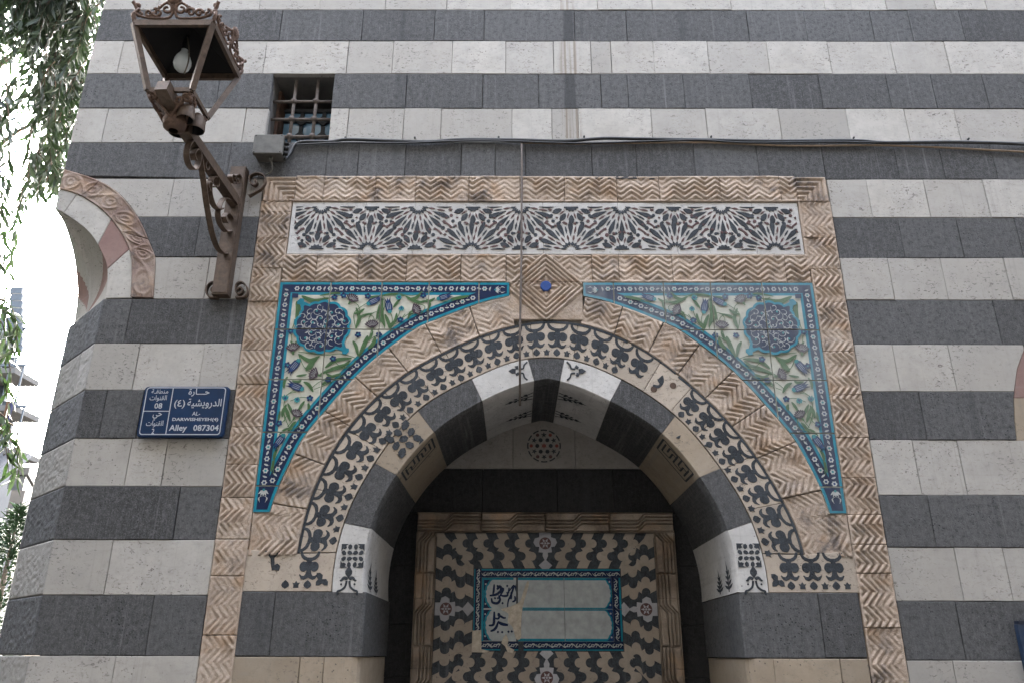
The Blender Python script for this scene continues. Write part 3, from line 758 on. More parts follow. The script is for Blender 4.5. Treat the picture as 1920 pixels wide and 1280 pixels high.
    # stems and leaves (photo positions on the left panel)
    for p, w in (([(566, 556), (590, 566), (618, 560)], 9), ([(556, 600), (560, 582), (557, 566)], 9), ([(668, 618), (676, 596), (702, 588)], 5), ([(668, 616), (674, 598), (668, 578)], 6),
                 ([(706, 600), (710, 585), (712, 572)], 5), ([(722, 614), (716, 590), (717, 560)], 7), ([(733, 622), (728, 604), (722, 590)], 6), ([(733, 616), (742, 600), (744, 588)], 5),
                 ([(716, 556), (735, 553), (760, 556)], 5), ([(764, 562), (780, 560), (792, 548)], 6), ([(760, 556), (778, 566), (796, 568)], 6), ([(765, 600), (768, 592), (776, 588)], 4),
                 ([(674, 668), (684, 646), (690, 630)], 8), ([(672, 668), (668, 650), (662, 640)], 6), ([(690, 655), (700, 645), (704, 632)], 7), ([(660, 672), (630, 676), (610, 690)], 7),
                 ([(655, 682), (630, 690), (600, 702)], 7), ([(600, 668), (580, 676), (560, 664)], 7), ([(596, 672), (582, 684), (574, 696)], 7), ([(545, 640), (552, 650), (548, 660)], 5),
                 ([(556, 640), (552, 655), (549, 664)], 5), ([(640, 700), (625, 706), (606, 712)], 5), ([(556, 705), (566, 704), (576, 702)], 4), ([(533, 728), (534, 716), (540, 706)], 5),
                 ([(588, 735), (580, 722), (570, 716)], 6), ([(604, 722), (612, 716), (622, 716)], 5), ([(530, 782), (532, 770), (538, 758)], 6), ([(545, 790), (540, 775), (535, 762)], 6),
                 ([(552, 780), (546, 768), (540, 756)], 5), ([(578, 768), (580, 762), (578, 756)], 5), ([(524, 815), (534, 806), (545, 802)], 4), ([(514, 862), (516, 852), (520, 842)], 5), ([(509, 884), (512, 872), (513, 862)], 4),
                 ([(845, 562), (860, 560), (880, 556)], 6), ([(800, 585), (806, 572), (800, 562)], 5), ([(690, 560), (700, 558), (712, 556)], 4), ([(640, 552), (628, 551), (600, 556)], 4), ([(746, 596), (738, 606), (728, 612)], 5), ([(752, 560), (744, 570), (738, 578)], 5), ([(700, 622), (694, 634), (684, 640)], 5), ([(664, 590), (676, 586), (684, 580)], 5), ([(640, 690), (648, 684), (658, 676)], 5), ([(612, 700), (622, 706), (634, 702)], 5), ([(572, 690), (582, 690), (590, 680)], 5), ([(566, 712), (560, 716), (548, 714)], 5), ([(560, 770), (566, 760), (572, 752)], 5), ([(556, 790), (548, 798), (540, 812)], 5), ([(526, 770), (524, 782), (522, 790)], 4), ([(790, 566), (806, 566), (816, 560)], 5), ([(720, 606), (712, 600), (708, 590)], 5), ([(556, 612), (560, 604), (556, 596)], 5)): leaf(p, w*1.0)
    for p in ([(668, 618), (664, 590), (680, 575), (697, 566)], [(722, 618), (718, 590), (722, 572), (716, 553)], [(733, 624), (736, 600), (731, 584)], [(716, 556), (745, 551), (772, 556), (812, 548)],
              [(674, 670), (690, 640), (702, 600), (690, 590)], [(668, 672), (640, 664), (610, 666), (560, 660)], [(560, 664), (572, 690), (590, 700)], [(548, 664), (548, 640), (547, 628)],
              [(590, 730), (610, 722), (630, 712), (648, 702)], [(535, 790), (533, 760), (540, 740), (556, 735)], [(540, 806), (560, 800), (562, 778)], [(545, 805), (538, 790), (531, 768)],
              [(513, 888), (516, 860), (526, 830)], [(620, 560), (640, 556), (655, 563)], [(790, 590), (797, 576), (782, 570)], [(600, 702), (620, 696), (655, 688), (668, 676)], [(700, 612), (692, 600), (700, 588), (716, 586)], [(660, 566), (672, 574), (676, 590)], [(625, 673), (634, 684), (650, 690)], [(582, 747), (566, 745), (545, 752)], [(536, 744), (545, 736), (560, 728)], [(553, 778), (548, 790), (540, 800)], [(640, 704), (622, 708), (600, 716), (585, 728)], [(775, 585), (760, 594), (752, 600)], [(733, 612), (746, 606), (760, 590)], [(690, 640), (706, 630), (711, 628)], [(752, 578), (748, 592), (740, 606)], [(545, 622), (551, 612), (553, 600)], [(606, 558), (615, 561), (626, 560)], [(828, 566), (846, 566), (862, 560)], [(523, 795), (532, 790), (538, 780)]): stem(p)
    tulip(697, 568, -62); tulip(730, 580, 12); tulip(556, 682, -214, 1.05); tulip(561, 727, 68, 1.05); tulip(528, 822, -212, 1.0); tulip(828, 560, -72, .95)
    carn(660, 563, -28); carn(698, 612, 6); carn(778, 583, -62); carn(550, 655, 8); carn(592, 702, 74); carn(556, 778, -24, .9); carn(782, 588, 40, .01)
    for b in ((628, 559), (690, 557), (751, 601), (546, 622), (672, 629), (711, 629), (625, 673), (540, 685), (616, 712), (582, 747), (524, 794), (794, 556), (645, 556)): blossom(*b)
    bud(748, 559, 70); bud(753, 580, 180, .9); bud(558, 750, 160, .95); bud(536, 746, 0, 1.0)
    add('navy', place([(-.014, -.012), (.016, -.012), (.016, .010), (-.014, .012)], *C(554, 556)))
    # medallion
    mx, mz = -.905, 3.035
    def lobed(r, n=14, amp=.07):
        return [(mx+r*(1+amp*abs(math.sin(n*q/2))-.02)*math.cos(q)*1.0, mz+r*(1+amp*abs(math.sin(n*q/2)))*math.sin(q)*.98) for q in np.linspace(0, TAU, 113)[:-1]]
    for q in (2.30, -.80):            # two pointed ends on the diagonal
        add('turq', place([(-.040, .095), (0, .118), (.040, .095), (.012, .160), (.020, .172), (.008, .186), (-.010, .184), (-.020, .172), (-.012, .160)], mx, mz, q-math.pi/2))
    add('turq', lobed(.131)); add('navy', lobed(.119))
    for q in (2.30, -.80): add('navy', place([(-.036, .090), (.036, .090), (.004, .142), (-.004, .142)], mx, mz, q-math.pi/2))
    for k in range(44):
        q0 = k*2.399963; r0 = .108*math.sqrt((k+.5)/44); x, z = mx+r0*math.cos(q0), mz+r0*math.sin(q0); o = rnd.uniform(0, TAU); s = rnd.uniform(.8, 1.2); sg = rnd.choice((-1, 1))
        pts = [(x+s*.024*(1-i/9)*math.cos(o+sg*i*.62), z+s*.024*(1-i/9)*math.sin(o+sg*i*.62)) for i in range(8)]
        add('white', stroke(pts, [.0018, .0022, .0026, .003, .004, .0045, .005, .003]))
        if k % 3 == 0: add('teal', place([(-.006, 0), (0, .007), (.006, 0), (0, -.007)], x, z, o))
        if k % 4 == 1: add('white', disc(x+.008, z-.004, .0045, 6))
    return S
def spandrel(flip, mats, lab):
    S = paint(3); fx = (lambda p: mirror(p)) if flip else (lambda p: p)
    root = empty('tile_spandrel', (.75 if flip else -.45, 0, 3.0), BLD); root['label'] = lab
    base = region(0)
    for i in range(5):
        for j in range(5):
            g = .0022; R = (TX[i]+(g if i else 0), TX[i+1]-g, TZ[j+1]+g, TZ[j]-(g if j else 0))
            b = clip_rect(base, *R)
            if len(b) < 3 or abs(area(b)) < 1e-4: continue
            m = MB(); y = -.003+random.uniform(-.0008, .0008); m.block(fx(b), y, .02, .0008, 0)
            for k, (c, p) in enumerate(S):
                xs_ = [q[0] for q in p]; zs_ = [q[1] for q in p]
                if max(xs_) < R[0] or min(xs_) > R[1] or max(zs_) < R[2] or min(zs_) > R[3]: continue
                q = clip_rect(p, R[0]+.0006, R[1]-.0006, R[2]+.0006, R[3]-.0006)
                if len(q) >= 3 and abs(area(q)) > 4e-7: m.flat(fx(q), y-.0001-.000012*k, c)
            m.build('glazed_tile', mats, root)
    MB().flat(ccw(fx(region(.003))), .006).build('grout_bed', GROUT, root)
spandrel(False, GL, 'clean left spandrel of blue and green painted tiles'); spandrel(True, GD, 'dusty right spandrel of blue and green painted tiles')

# ------------------------------------------------------------------ fleur-de-lis arch
FA = empty('inlaid_arch', (CX, 0, CZ), BLD); FA['label'] = 'arch band of beige stone inlaid with dark lily shapes'
def FP(deg, v): return pol(RM(deg)+.004+(RO(deg)-RM(deg)-.006)*v, deg)
js = [181, 166, 150, 137, 127.5, 118, 105.5, 94.2, 81.8, 69, 58, 47.5, 37, 24, 11, -1]
for a, b in zip(js[:-1], js[1:]):
    T = np.linspace(a-.07, b+.07, 10)
    stone(ccw([FP(t, 0) for t in T]+[FP(t, 1) for t in T[::-1]]), FLEUR, 'arch_stone', FA, .001, .04, .0016)
LEGZ0, LEGZ1 = 1.846, 2.016
lpoly = [(-1.146, LEGZ0), (-.763, LEGZ0)]+[pol(RM(t)+.003, t) for t in (190, 186, 181.2)]+[pol(RO(181.2), 181.2), (-1.146, LEGZ1)]
rpoly = [(1.443, LEGZ0), (1.063, LEGZ0)]+[pol(RM(t)+.003, t) for t in (-10, -6, -1.2)]+[pol(RO(-1.2), -1.2), (1.443, LEGZ1)]
stone(ccw(lpoly), FLEUR, 'arch_stone', FA, .001, .04, .0016); stone(ccw(rpoly), FLEUR, 'arch_stone', FA, .001, .04, .0016)
def arcp(cx, cz, r, a0, a1, n=7): return [(cx+r*math.cos(math.radians(a0+(a1-a0)*k/(n-1))), cz+r*math.sin(math.radians(a0+(a1-a0)*k/(n-1)))) for k in range(n)]
half = [(0, .31), (.08, .285), (.20, .255), (.32, .28), (.42, .375), (.39, .40), (.30, .358), (.20, .355), (.14, .40), (.11, .455)] + \
    [(.245+.190*math.cos(math.radians(q)), .582+.126*math.sin(math.radians(q))) for q in range(222, 461, 17)] + [(.11, .70), (.105, .72), (.15, .735), (.26, .755), (.375, .815), (.435, .89), (.45, .965)]
motif = half+[(.345, .965), (.32, .91), (.235, .85), (.10, .812)]+[(-.10, .812), (-.235, .85), (-.32, .91), (-.345, .965)]+[(-x, z) for x, z in half[::-1][:-1]]
leafp = [(0, .035), (.13, .08), (.18, .13), (.13, .19), (0, .255), (-.13, .19), (-.18, .13), (-.13, .08)]
crown = [(-.12, .06), (.12, .06), (.11, .13), (.17, .19), (.075, .175), (0, .235), (-.075, .175), (-.17, .19), (-.11, .13)]
NU = 30; STEP = 182.0/NU; miss = {19, 20, 21}
def fput(poly, c, name, y=-.0006, sc=1.0):
    p = [FP(c-x*STEP*sc, v) for x, v in poly]
    MB().block(ccw(p), y, .006, .0006).build(name, INK, FA)
for k in range(NU):
    c = 181-STEP*(k+.5)
    if k in miss:
        if k == 19: fput([p for p in motif if True], c, 'lily_inlay')
        if k == 20: fput(stroke(smooth_path([(.10, .62), (.30, .52), (.28, .36), (.02, .30)], 4), [.20, .24, .22, .2, .18, .16, .14, .12, .11, .10, .09, .08, .05]), c, 'curl_inlay')
        continue
    w = random.uniform(.97, 1.06)
    fput([(x*w, v+random.uniform(-.006, .006)) for x, v in motif], c, 'lily_inlay')
    fput(leafp, c, 'leaf_inlay')
    if k not in (18,): fput(crown, c-STEP*.5, 'crown_inlay')
for a, b in ((181, 68), (52, -1)):
    T = np.linspace(a, b, int(abs(a-b)/2.2)); MB().block(ccw([FP(t, .955) for t in T]+[FP(t, 1.02) for t in T[::-1]]), -.0009, .01, .0006).build('edge_inlay', INK, FA)
T = np.linspace(67, 53, 9); MB().block(ccw([FP(t, .975) for t in T]+[FP(t, 1.02) for t in T[::-1]]), -.0009, .01, .0006).build('edge_inlay', INK, FA)
# dark discs painted as the shade of drilled holes in the repair stone
for px, py in ((1226, 729), (1262, 722)):
    x, z = W(px, py); MB().block(disc(x, z, .015, 16), -.0005, .004, .0004).build('drill_hole', mat_plain('hole_shade', (.09, .06, .045), .95), FA)
# straight legs
def leg(cx, poly, name, w=.094, flip=False):
    p = [(cx+x*w, LEGZ0+.004+(LEGZ1-LEGZ0-.006)*v) for x, v in poly]
    MB().block(ccw(p), -.0006, .006, .0006).build(name, INK, FA)
for cx in (1.158, 1.252, 1.346): leg(cx, motif, 'lily_inlay'); leg(cx, leafp, 'leaf_inlay')
for cx in (1.205, 1.299, 1.393): leg(cx, crown, 'crown_inlay')
for cx in (-.865,): leg(cx, motif, 'lily_inlay'); leg(cx, leafp, 'leaf_inlay'); leg(cx-.048, crown, 'crown_inlay')
leg(-1.02, [(.0, .48), (.11, .50), (.26, .47), (.30, .60), (.18, .66), (.08, .62), (.04, .80), (.30, .97), (.18, .99), (-.02, .86), (-.22, .99), (-.36, .97), (-.10, .78), (-.06, .62)], 'lily_inlay', .11)
leg(-.958, leafp, 'leaf_inlay')
for cx, s in ((-.805, 1), (1.105, -1)):
    for a in (0, 90, 180): MB().block(place([(0, 0), (.014, .012), (.012, .028), (0, .040), (-.012, .028), (-.014, .012)], cx, 1.895, math.radians(a+45), .9), -.0006, .006, .0006).build('leaf_inlay', INK, FA)

# ------------------------------------------------------------------ voussoirs of the niche arch
NA = empty('niche_arch', (CX, 0, CZ), BLD)
VO = [191.1, 173.1, 154.4, 134, 114.5, 95.8, 84.6, 65.7, 45.5, 24.6, 7.5, -10.9]
VI = [193.1, 173.7, 154.8, 135, 114.4, 94.5, 85.5, 66.4, 44.8, 24.9, 6, -12.5]
VM = [MARBLE, BASALT, TAN, BASALT, MARBLE, BASALT, MARBLE, BASALT, TAN, BASALT, MARBLE]
for k in range(11):
    n = 12; g = .09; o_ = np.linspace(VO[k]-g, VO[k+1]+g, n); i_ = np.linspace(VI[k]-g, VI[k+1]+g, n)
    OU = [pol(RM(t)-.0015, t) for t in o_]; IN = [pol(RI(t)+.007, t) for t in i_]; IE = [pol(RI(t), t) for t in i_]
    m = MB(); y0 = random.uniform(-.0015, .0015)
    m.add([(x, y0, z) for x, z in OU]+[(x, y0, z) for x, z in IN], [(i, i+1, n+i+1, n+i) for i in range(n-1)], 0, False)
    P = np.zeros((n, 10, 3))
    for i in range(n):
        P[i, 0] = (IN[i][0], y0, IN[i][1])
        for q in range(9): P[i, q+1] = (IE[i][0], .009+(DEP+.02-.009)*q/8, IE[i][1])
    m.grid(P, 0, True)
    m.add([(x, y0, z) for x, z in OU]+[(x, .05, z) for x, z in OU], [(i, n+i, n+i+1, i+1) for i in range(n-1)])
    m.build('voussoir', VM[k], NA)
def face_inlay(poly, name='inlay_motif', mat=INK, y=-.0028):
    MB().block(ccw(poly), y, .006, .0005).build(name, mat, NA)
def lattice(cx, cz, w, h, ang, n=4, rows=4):
    m = MB()
    bp = place(rect(-w/2, w/2, -h/2, h/2), 0, 0)
    for i in range(rows):
        for j in range(n):
            x = -w/2+w*(j+.5)/n; z = -h/2+h*(i+.5)/rows; a = math.atan2(z, x)+(.4 if (i+j) % 2 else -.5)
            s = w/n*.52
            m.block(ccw(place(place([(-s, 0), (-s*.4, s*.62), (s*.5, s*.62), (s*.9, 0), (s*.5, -s*.62), (-s*.4, -s*.62)], x, z, a), cx, cz, ang)), -.0028, .006, .0004)
    for k in range(4): m.block(ccw(place(place([(w/2, h/2), (w/2-.03, h/2), (w/2-.012, h/2-.012), (w/2, h/2-.03)], 0, 0, k*math.pi/2), cx, cz, ang)), -.0029, .006, .0004)
    m.build('inlay_lattice', INK, NA)
for px, py, a in ((661, 1041, 0), (1404, 1040, 0)):
    x, z = W(px, py); lattice(x, z, .098, .098, a)
x, z = W(757, 822); lattice(x, z, .135, .12, math.radians(45), 3, 3)
for s, (px, py) in ((1, (653, 1085)), (-1, (1414, 1085))):
    x, z = W(px, py); z -= .012
    face_inlay(place([(0, .016), (.014, .034), (.015, .045), (0, .068), (-.015, .045), (-.014, .034)], x, z))
    for q in (-1, 1):
        face_inlay(stroke(smooth_path([(x+q*.004, z+.012), (x+q*.018, z+.018), (x+q*.030, z+.006), (x+q*.034, z+.010)], 4), [.010, .012, .013, .013, .012, .011, .010, .009, .007, .006, .005, .004, .003]))
        face_inlay(stroke(smooth_path([(x+q*.006, z+.006), (x+q*.011, z-.018), (x+q*.028, z-.032), (x+q*.040, z-.036), (x+q*.042, z-.050)], 4), .0085)); face_inlay(disc(x+q*.028, z-.008, .0045, 10))
for q, px in ((1, 1085), (-1, 967)):
    x, z = W(px, 695)
    face_inlay(place([(0, -.011), (.016, -.013), (.034, .0), (.016, .012), (0, .010)], x, z, 0, 1.0, q))
    for s in (-1, 1):
        face_inlay(place([(0, -.008), (.010, -.002), (.006, .014), (-.008, .008)], x-q*.008, z+s*.017-.002, s*.6, 1.0, q))
        face_inlay(stroke(smooth_path([(x-q*.016, z+s*.010), (x-q*.034, z+s*.012), (x-q*.040, z+s*.030), (x-q*.054, z+s*.044)], 4), .0075))
for px, py in ((1272, 820), (1324, 835)):
    x, z = W(px, py); face_inlay(place([(-.012, 0), (0, .008), (.012, .012), (.004, -.004)], x, z))
# inlay on the underside of the arch
def SO(deg, y, lift=.0012): p = pol(RI(deg)-lift, deg); return (p[0], y, p[1])
def soffit(polys, name):
    m = MB()
    for p in polys: m.add([SO(a, y) for a, y in p], [list(range(len(p)))])
    m.build(name, INK, NA)
def sline(a, b, w=.010):
    r = .72*math.pi/180; q = stroke([(a[0]*r, a[1]), (b[0]*r, b[1])], w); return [(x/r, y) for x, y in q]
for base, sg in ((135.8, 1), (44.2, -1)):
    L = []
    B = lambda a, y: (base+sg*a, y)
    for a, b in (((1.2, .03), (17, .03)), ((1.2, .20), (17, .20)), ((1.2, .03), (1.2, .20)), ((17, .03), (17, .20)), ((3, .06), (3, .17)), ((3, .17), (7, .17)), ((7, .17), (7, .09)), ((5, .06), (5, .13)), ((5, .06), (9, .06)), ((9, .06), (9, .17)),
                 ((9, .17), (13, .17)), ((11, .05), (11, .14)), ((13, .17), (13, .10)), ((13, .10), (15.2, .10)), ((15.2, .06), (15.2, .17)), ((7, .09), (9, .09)), ((11, .14), (13, .14)), ((12.6, .05), (15.2, .05))): L.append(sline(B(*a), B(*b)))
    soffit(L, 'kufic_inlay')
for base, sg in ((186.5, 1), (-6.0, -1)):         # little trees standing on the springing stones
    for y in (.14, .30):
        L = []
        top = 6.5 if y < .2 else 5.2; b0 = 192.2 if sg > 0 else -11.7
        R = lambda a, w: (b0-sg*a, y+w)
        L.append([R(0, -.008), R(0, .008), R(top, .006), R(top+3.0, 0), R(top, -.006)])
        for a, w in ((.6, .07), (1.8, .055), (3.2, .045), (4.6, .03)):
            for s in (-1, 1): L.append([R(a*top/6, s*.004), R(a*top/6+.5, s*w*.6), R(a*top/6+1.6, s*w), R(a*top/6+1.3, s*w*.45), R(a*top/6+.9, s*.004)])
        soffit(L, 'tree_inlay')
for s, edge in ((1, 94.5), (-1, 85.5)):            # arabesque beside the keystone
    for y in (.20, .50):
        L = [sline((edge+s*.2, y), (edge+s*9, y), .012), sline((edge+s*.2, y-.05), (edge+s*5, y-.02), .010), sline((edge+s*.2, y+.05), (edge+s*5, y+.02), .010)]
        for a, w in ((2, .05), (4, .042), (6, .030), (8, .018)):
            for q in (-1, 1): L.append([(edge+s*a, y+q*.006), (edge+s*(a+.6), y+q*w), (edge+s*(a+1.8), y+q*w*.9), (edge+s*(a+1.1), y+q*w*.35)])
        L.append([(edge+s*8.6, y-.012), (edge+s*8.6, y+.012), (edge+s*11.6, y)])
        soffit(L, 'arabesque_inlay')

# impost blocks and the stones below
XI0, XI1 = -.618, .935
def jamb(poly_x0, x1, z0, z1, mat, right, name='jamb_block', y_in=DEP+.02, r=.012, inner=True):
    m = MB(); a, b = poly_x0, x1
    if not inner: m.block(rough_rect(a, b, z0+GAP, z1-GAP), 0, .05, .003)
    else:
        s = 1 if not right else -1; e = b if not right else a; f = a if not right else b      # e = niche edge
        pr = [(f, 0.0), (e-s*r, 0.0), (e-s*r*.3, r*.3), (e, r), (e, y_in)]
        zs_ = (z0+GAP, z1-GAP)
        v = [(x, y, z) for z in zs_ for x, y in pr]+[(f, .05, z) for z in zs_]
        f_ = [(i, i+1, i+6, i+5) for i in range(4)]+[(5, 6, 7, 8, 9), (4, 3, 2, 1, 0)]+[(10, 0, 5, 11)]
        m.add(v, f_)
    m.build(name, mat, BLD)
xj = W(511, 1170)[0]
jamb(-1.142, xj-.001, 1.593, 1.845, BASALT, False, inner=False); jamb(xj+.001, XI0, 1.593, 1.845, BASALT, False)
xk = W(1540, 1170)[0]
jamb(xk+.001, 1.432, 1.593, 1.845, BASALT, True, inner=False); jamb(XI1, xk-.001, 1.593, 1.845, BASALT, True)
xs = [-1.140]+jx(1260, 560, 606)
for a, b in zip(xs[:-1], xs[1:]): jamb(a+.001, b-.001, 1.30, 1.592, TAN, False, inner=False)
jamb(xs[-1]+.001, W(672, 1260)[0], 1.30, 1.592, TAN, False, r=.03)
xs = jx(1260, 1452, 1578)+[1.432]
for a, b in zip(xs[:-1], xs[1:]): jamb(a+.001, b-.001, 1.30, 1.591, TAN, True, inner=False)
jamb(W(1403, 1260)[0], xs[0]-.001, 1.30, 1.591, TAN, True, r=.03)

# ------------------------------------------------------------------ back of the niche
NBK = empty('niche_back', (CX, DEP, 1.3), BLD)
def bstone(poly, mat, name='back_panel', y=DEP): return MB().block(ccw(poly), y+random.uniform(0, .002), .05, .002).build(name, mat, NBK)
zl = 2.517; SHADED_BASALT = mat_basalt('niche_shaded_basalt', (.022, .022, .023), .4, .5, 0.0)  # darker basalt copy: the niche's shade is put into its colour
xa, xb = W(962, 840, DEP)[0], W(1078, 840, DEP)[0]
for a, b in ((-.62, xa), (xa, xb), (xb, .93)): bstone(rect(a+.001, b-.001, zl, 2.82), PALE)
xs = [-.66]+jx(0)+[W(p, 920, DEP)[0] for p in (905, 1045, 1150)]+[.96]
for a, b in zip(xs[:-1], xs[1:]): bstone(rect(a+.001, b-.001, 2.283, zl-.002), SHADED_BASALT)
FX0, FX1, FZ1 = -.495, .812, 2.280
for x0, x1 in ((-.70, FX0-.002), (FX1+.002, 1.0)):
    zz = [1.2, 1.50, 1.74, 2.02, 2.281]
    for a, b in zip(zz[:-1], zz[1:]): bstone(rect(x0, x1, a+.001, b-.001), SHADED_BASALT)
# round inlaid medallion
mx, mz = W(1020, 835, DEP); MY = DEP-.0012
med = MB()
def mput(p, k=0): med.block(ccw(p), MY, .006, .0004, k)
for k in range(12):
    a0 = k*30-11; mput(arcp(mx, mz, .090, a0, a0+22, 6)+arcp(mx, mz, .083, a0+22, a0, 6))
for k in range(6):
    a = math.radians(60*k); mput(disc(mx+.036*math.cos(a), mz+.036*math.sin(a), .0115, 7)); mput(disc(mx+.068*math.cos(a), mz+.068*math.sin(a), .010, 6), 1 if k in (0, 1, 3) else 2)
    b = a+math.radians(30); mput(star(mx+.060*math.cos(b), mz+.060*math.sin(b), .016, .0065, 5, b)); mput(place([(0, 0), (.004, .008), (0, .016), (-.004, .008)], mx, mz, a), 1)
med.build('medallion', [INK, mat_plain('brick_red_inlay', (.20, .045, .035), .6), BROWN], NBK)

IP = empty('inscription_panel', (CX, DEP, 1.3), BLD)
IXA, IXB, IZA, IZB = -.394, .708, 1.30, 2.180                   # mosaic field
YF = DEP-.030
def key(al, ac, wid, lam=.34):
    """interlaced strap carved along the frame"""
    s = al/lam-np.floor(al/lam); c = ac/wid
    sh = np.where(s < .44, 0, np.where(s < .56, (s-.44)/.12, 1.0))*.36-.18
    d = np.abs(c-.5-sh*1.0)
    g = np.zeros_like(d)
    for k in (.085, .255): g = np.maximum(g, np.exp(-((d-k)/.036)**4))
    for e in (.05, .95): g = np.maximum(g, .8*np.exp(-((c-e)/.02)**2))
    g = np.maximum(g, np.exp(-((np.minimum(s, 1-s)*lam)/.004)**2)*(np.abs(c-.5) < .4))
    g = np.where((c < .025) | (c > .975), 0, g)
    return .020-.024*g+.002*(fbm(al*40, ac*40, 5)-.5)
def frame_piece(x0, x1, z0, z1, vertical, flip=False):
    nx = max(5, int((x1-x0)/.0025)); nz = max(5, int((z1-z0)/.0025))
    X, Z = np.meshgrid(np.linspace(x0+.001, x1-.001, nx), np.linspace(z0+.001, z1-.001, nz), indexing='ij')
    h = key(Z-1.3, (x1-X if flip else X-x0), x1-x0) if vertical else key(X-x0, Z-z0, z1-z0, .327)
    P = np.stack([X, YF-h, Z], -1); Q = np.zeros((nx+2, nz+2, 3)); Q[1:-1, 1:-1] = P
    Q[0, 1:-1] = P[0]; Q[-1, 1:-1] = P[-1]; Q[:, 0] = Q[:, 1]; Q[:, -1] = Q[:, -2]
    for s in (np.s_[0, :], np.s_[-1, :], np.s_[:, 0], np.s_[:, -1]): Q[s+(1,)] = DEP+.002
    MB().grid(Q).build('frame_stone', FRAMEST, IP)
xs = [FX0, -.168, .159, .486, FX1]
for a, b in zip(xs[:-1], xs[1:]): frame_piece(a, b, IZB, FZ1, False)
zz = [1.28, 1.54, 1.86, IZB]
for a, b in zip(zz[:-1], zz[1:]): frame_piece(FX0, IXA, a, b, True); frame_piece(IXB, FX1, a, b, True, True)
MB().block(rect(IXA, IXB, IZA-.02, IZB), DEP-.026, .05, .002).build('mosaic_bed', INK, IP)
TXA, TXB, TZA, TZB = -.200, .530, 1.620, 2.003                  # tiled inscription
def wavy(n=1):
    """edge shared by neighbouring strips, (offset, t) for t 0..1 from outside in"""
    p = [(0, 0), (.24, .15)]+[(.21+.41*math.cos(math.radians(q)), .30-.122*math.sin(math.radians(q))) for q in range(75, 286, 21)]+[(.13, .505), (.44, .535)]
    p += [(.43+.42*math.cos(math.radians(q)), .655-.122*math.sin(math.radians(q))) for q in range(105, -106, -21)]+[(.48, .80), (.80, 1.0)]
    return p
YS = DEP-.0275
def strips(corner, du, dv, count, wid, trap, lean, skip=None):
    for k in range(-1, count+1):
        base = k*wid*2
        e = wavy(); c = .5
        L = [(base+lean*(x-.3)*wid, t) for x, t in e]; Rr = [(x+wid*1.0, t) for x, t in L]
        P = [(corner[0]+du[0]*x+dv[0]*t, corner[1]+du[1]*x+dv[1]*t) for x, t in L+Rr[::-1]]
        P = ccw(P); y = YS-random.uniform(0, .0006); groups = []
        for t in tessellate_polygon([[Vector((x, z, 0)) for x, z in P]]):
            q = ccw([P[i] for i in t])
            for h in trap: q = clip_half(q, *h)
            if len(q) < 3 or abs(area(q)) < 1e-7: continue
            key_ = {(round(x, 6), round(z, 6)) for x, z in q}; new = [key_, [q]]; rest = []
            for gk, gq in groups:
                if len(gk & new[0]) >= 2: new = [new[0] | gk, new[1]+gq]
                else: rest.append([gk, gq])
            groups = rest+[new]
        for gk, gq in groups:
            if sum(abs(area(q)) for q in gq) < 5e-4: continue
            m = MB()
            for q in gq: m.block(q, y, .008, 0.0)
            m.build('beige_strip', BEIGE, IP)
mid = (IXA+IXB)/2
H = .177
def trap_top(sgn):
    zc = TZB if sgn > 0 else TZA; zo = IZB if sgn > 0 else 1.45
# top half bands left/right of the centre star, then bottom, then the sides (mitred at the corners)
mit = lambda x0, z0, dx, dz, side: (side*dz, -side*dx, side*(dz*x0-dx*z0))
for sg in (1, -1):
    co = (mid, IZB); lim = [(-sg, 0, -sg*(mid+sg*.035)), (0, 1, IZB-.002), (0, -1, -TZB-.003)]
    # mitre line from the outer corner to the tile corner
    ox = IXB if sg > 0 else IXA; tx = TXB if sg > 0 else TXA
    lim.append((sg*(IZB-TZB), -sg*(ox-tx)*1.0*-1*-1, 0)); a, b = (IZB-TZB), -(ox-tx)
    lim[-1] = (sg*a, sg*b, sg*(a*tx+b*TZB)+.004)
    strips((mid+sg*.075, IZB), (sg, 0), (0, -H), 5, .0530, lim, -1)
    co = (mid, 1.44); lim = [(-sg, 0, -sg*(mid+sg*.035)), (0, 1, TZA-.003), (0, -1, -1.32)]
    a, b = (TZA-1.44), (ox-tx); lim.append((sg*a, sg*b, sg*(a*tx+b*TZA)+.004))
    strips((mid+sg*.055, TZA), (sg, 0), (0, -H), 5, .0530, lim, 1)
    wd = abs(ox-tx)
    for up in (1, -1):
        zc = (TZA+TZB)/2; lim = [(sg, 0, sg*(ox-sg*.002)), (-sg, 0, -sg*(tx+sg*.004)), (0, -up, -up*(zc+up*.035))]
        zo, ti = (IZB, TZB) if up > 0 else (1.44, TZA)
        a, b = (zo-ti), -(ox-tx); s = -1 if (a*sg*up) > 0 else 1
        v = a*tx+b*ti; test = a*(tx+sg*.1)+b*zc-v
        k = 1 if test < 0 else -1
        lim.append((k*a, k*b, k*v+.004*abs(k)))
        strips((ox, zc+up*.075), (0, up), (-sg*wd, 0), 5, .0530, lim, -1)
WHITEM = mat_lime('star_white_marble', (.37, .37, .39), .2, .1)
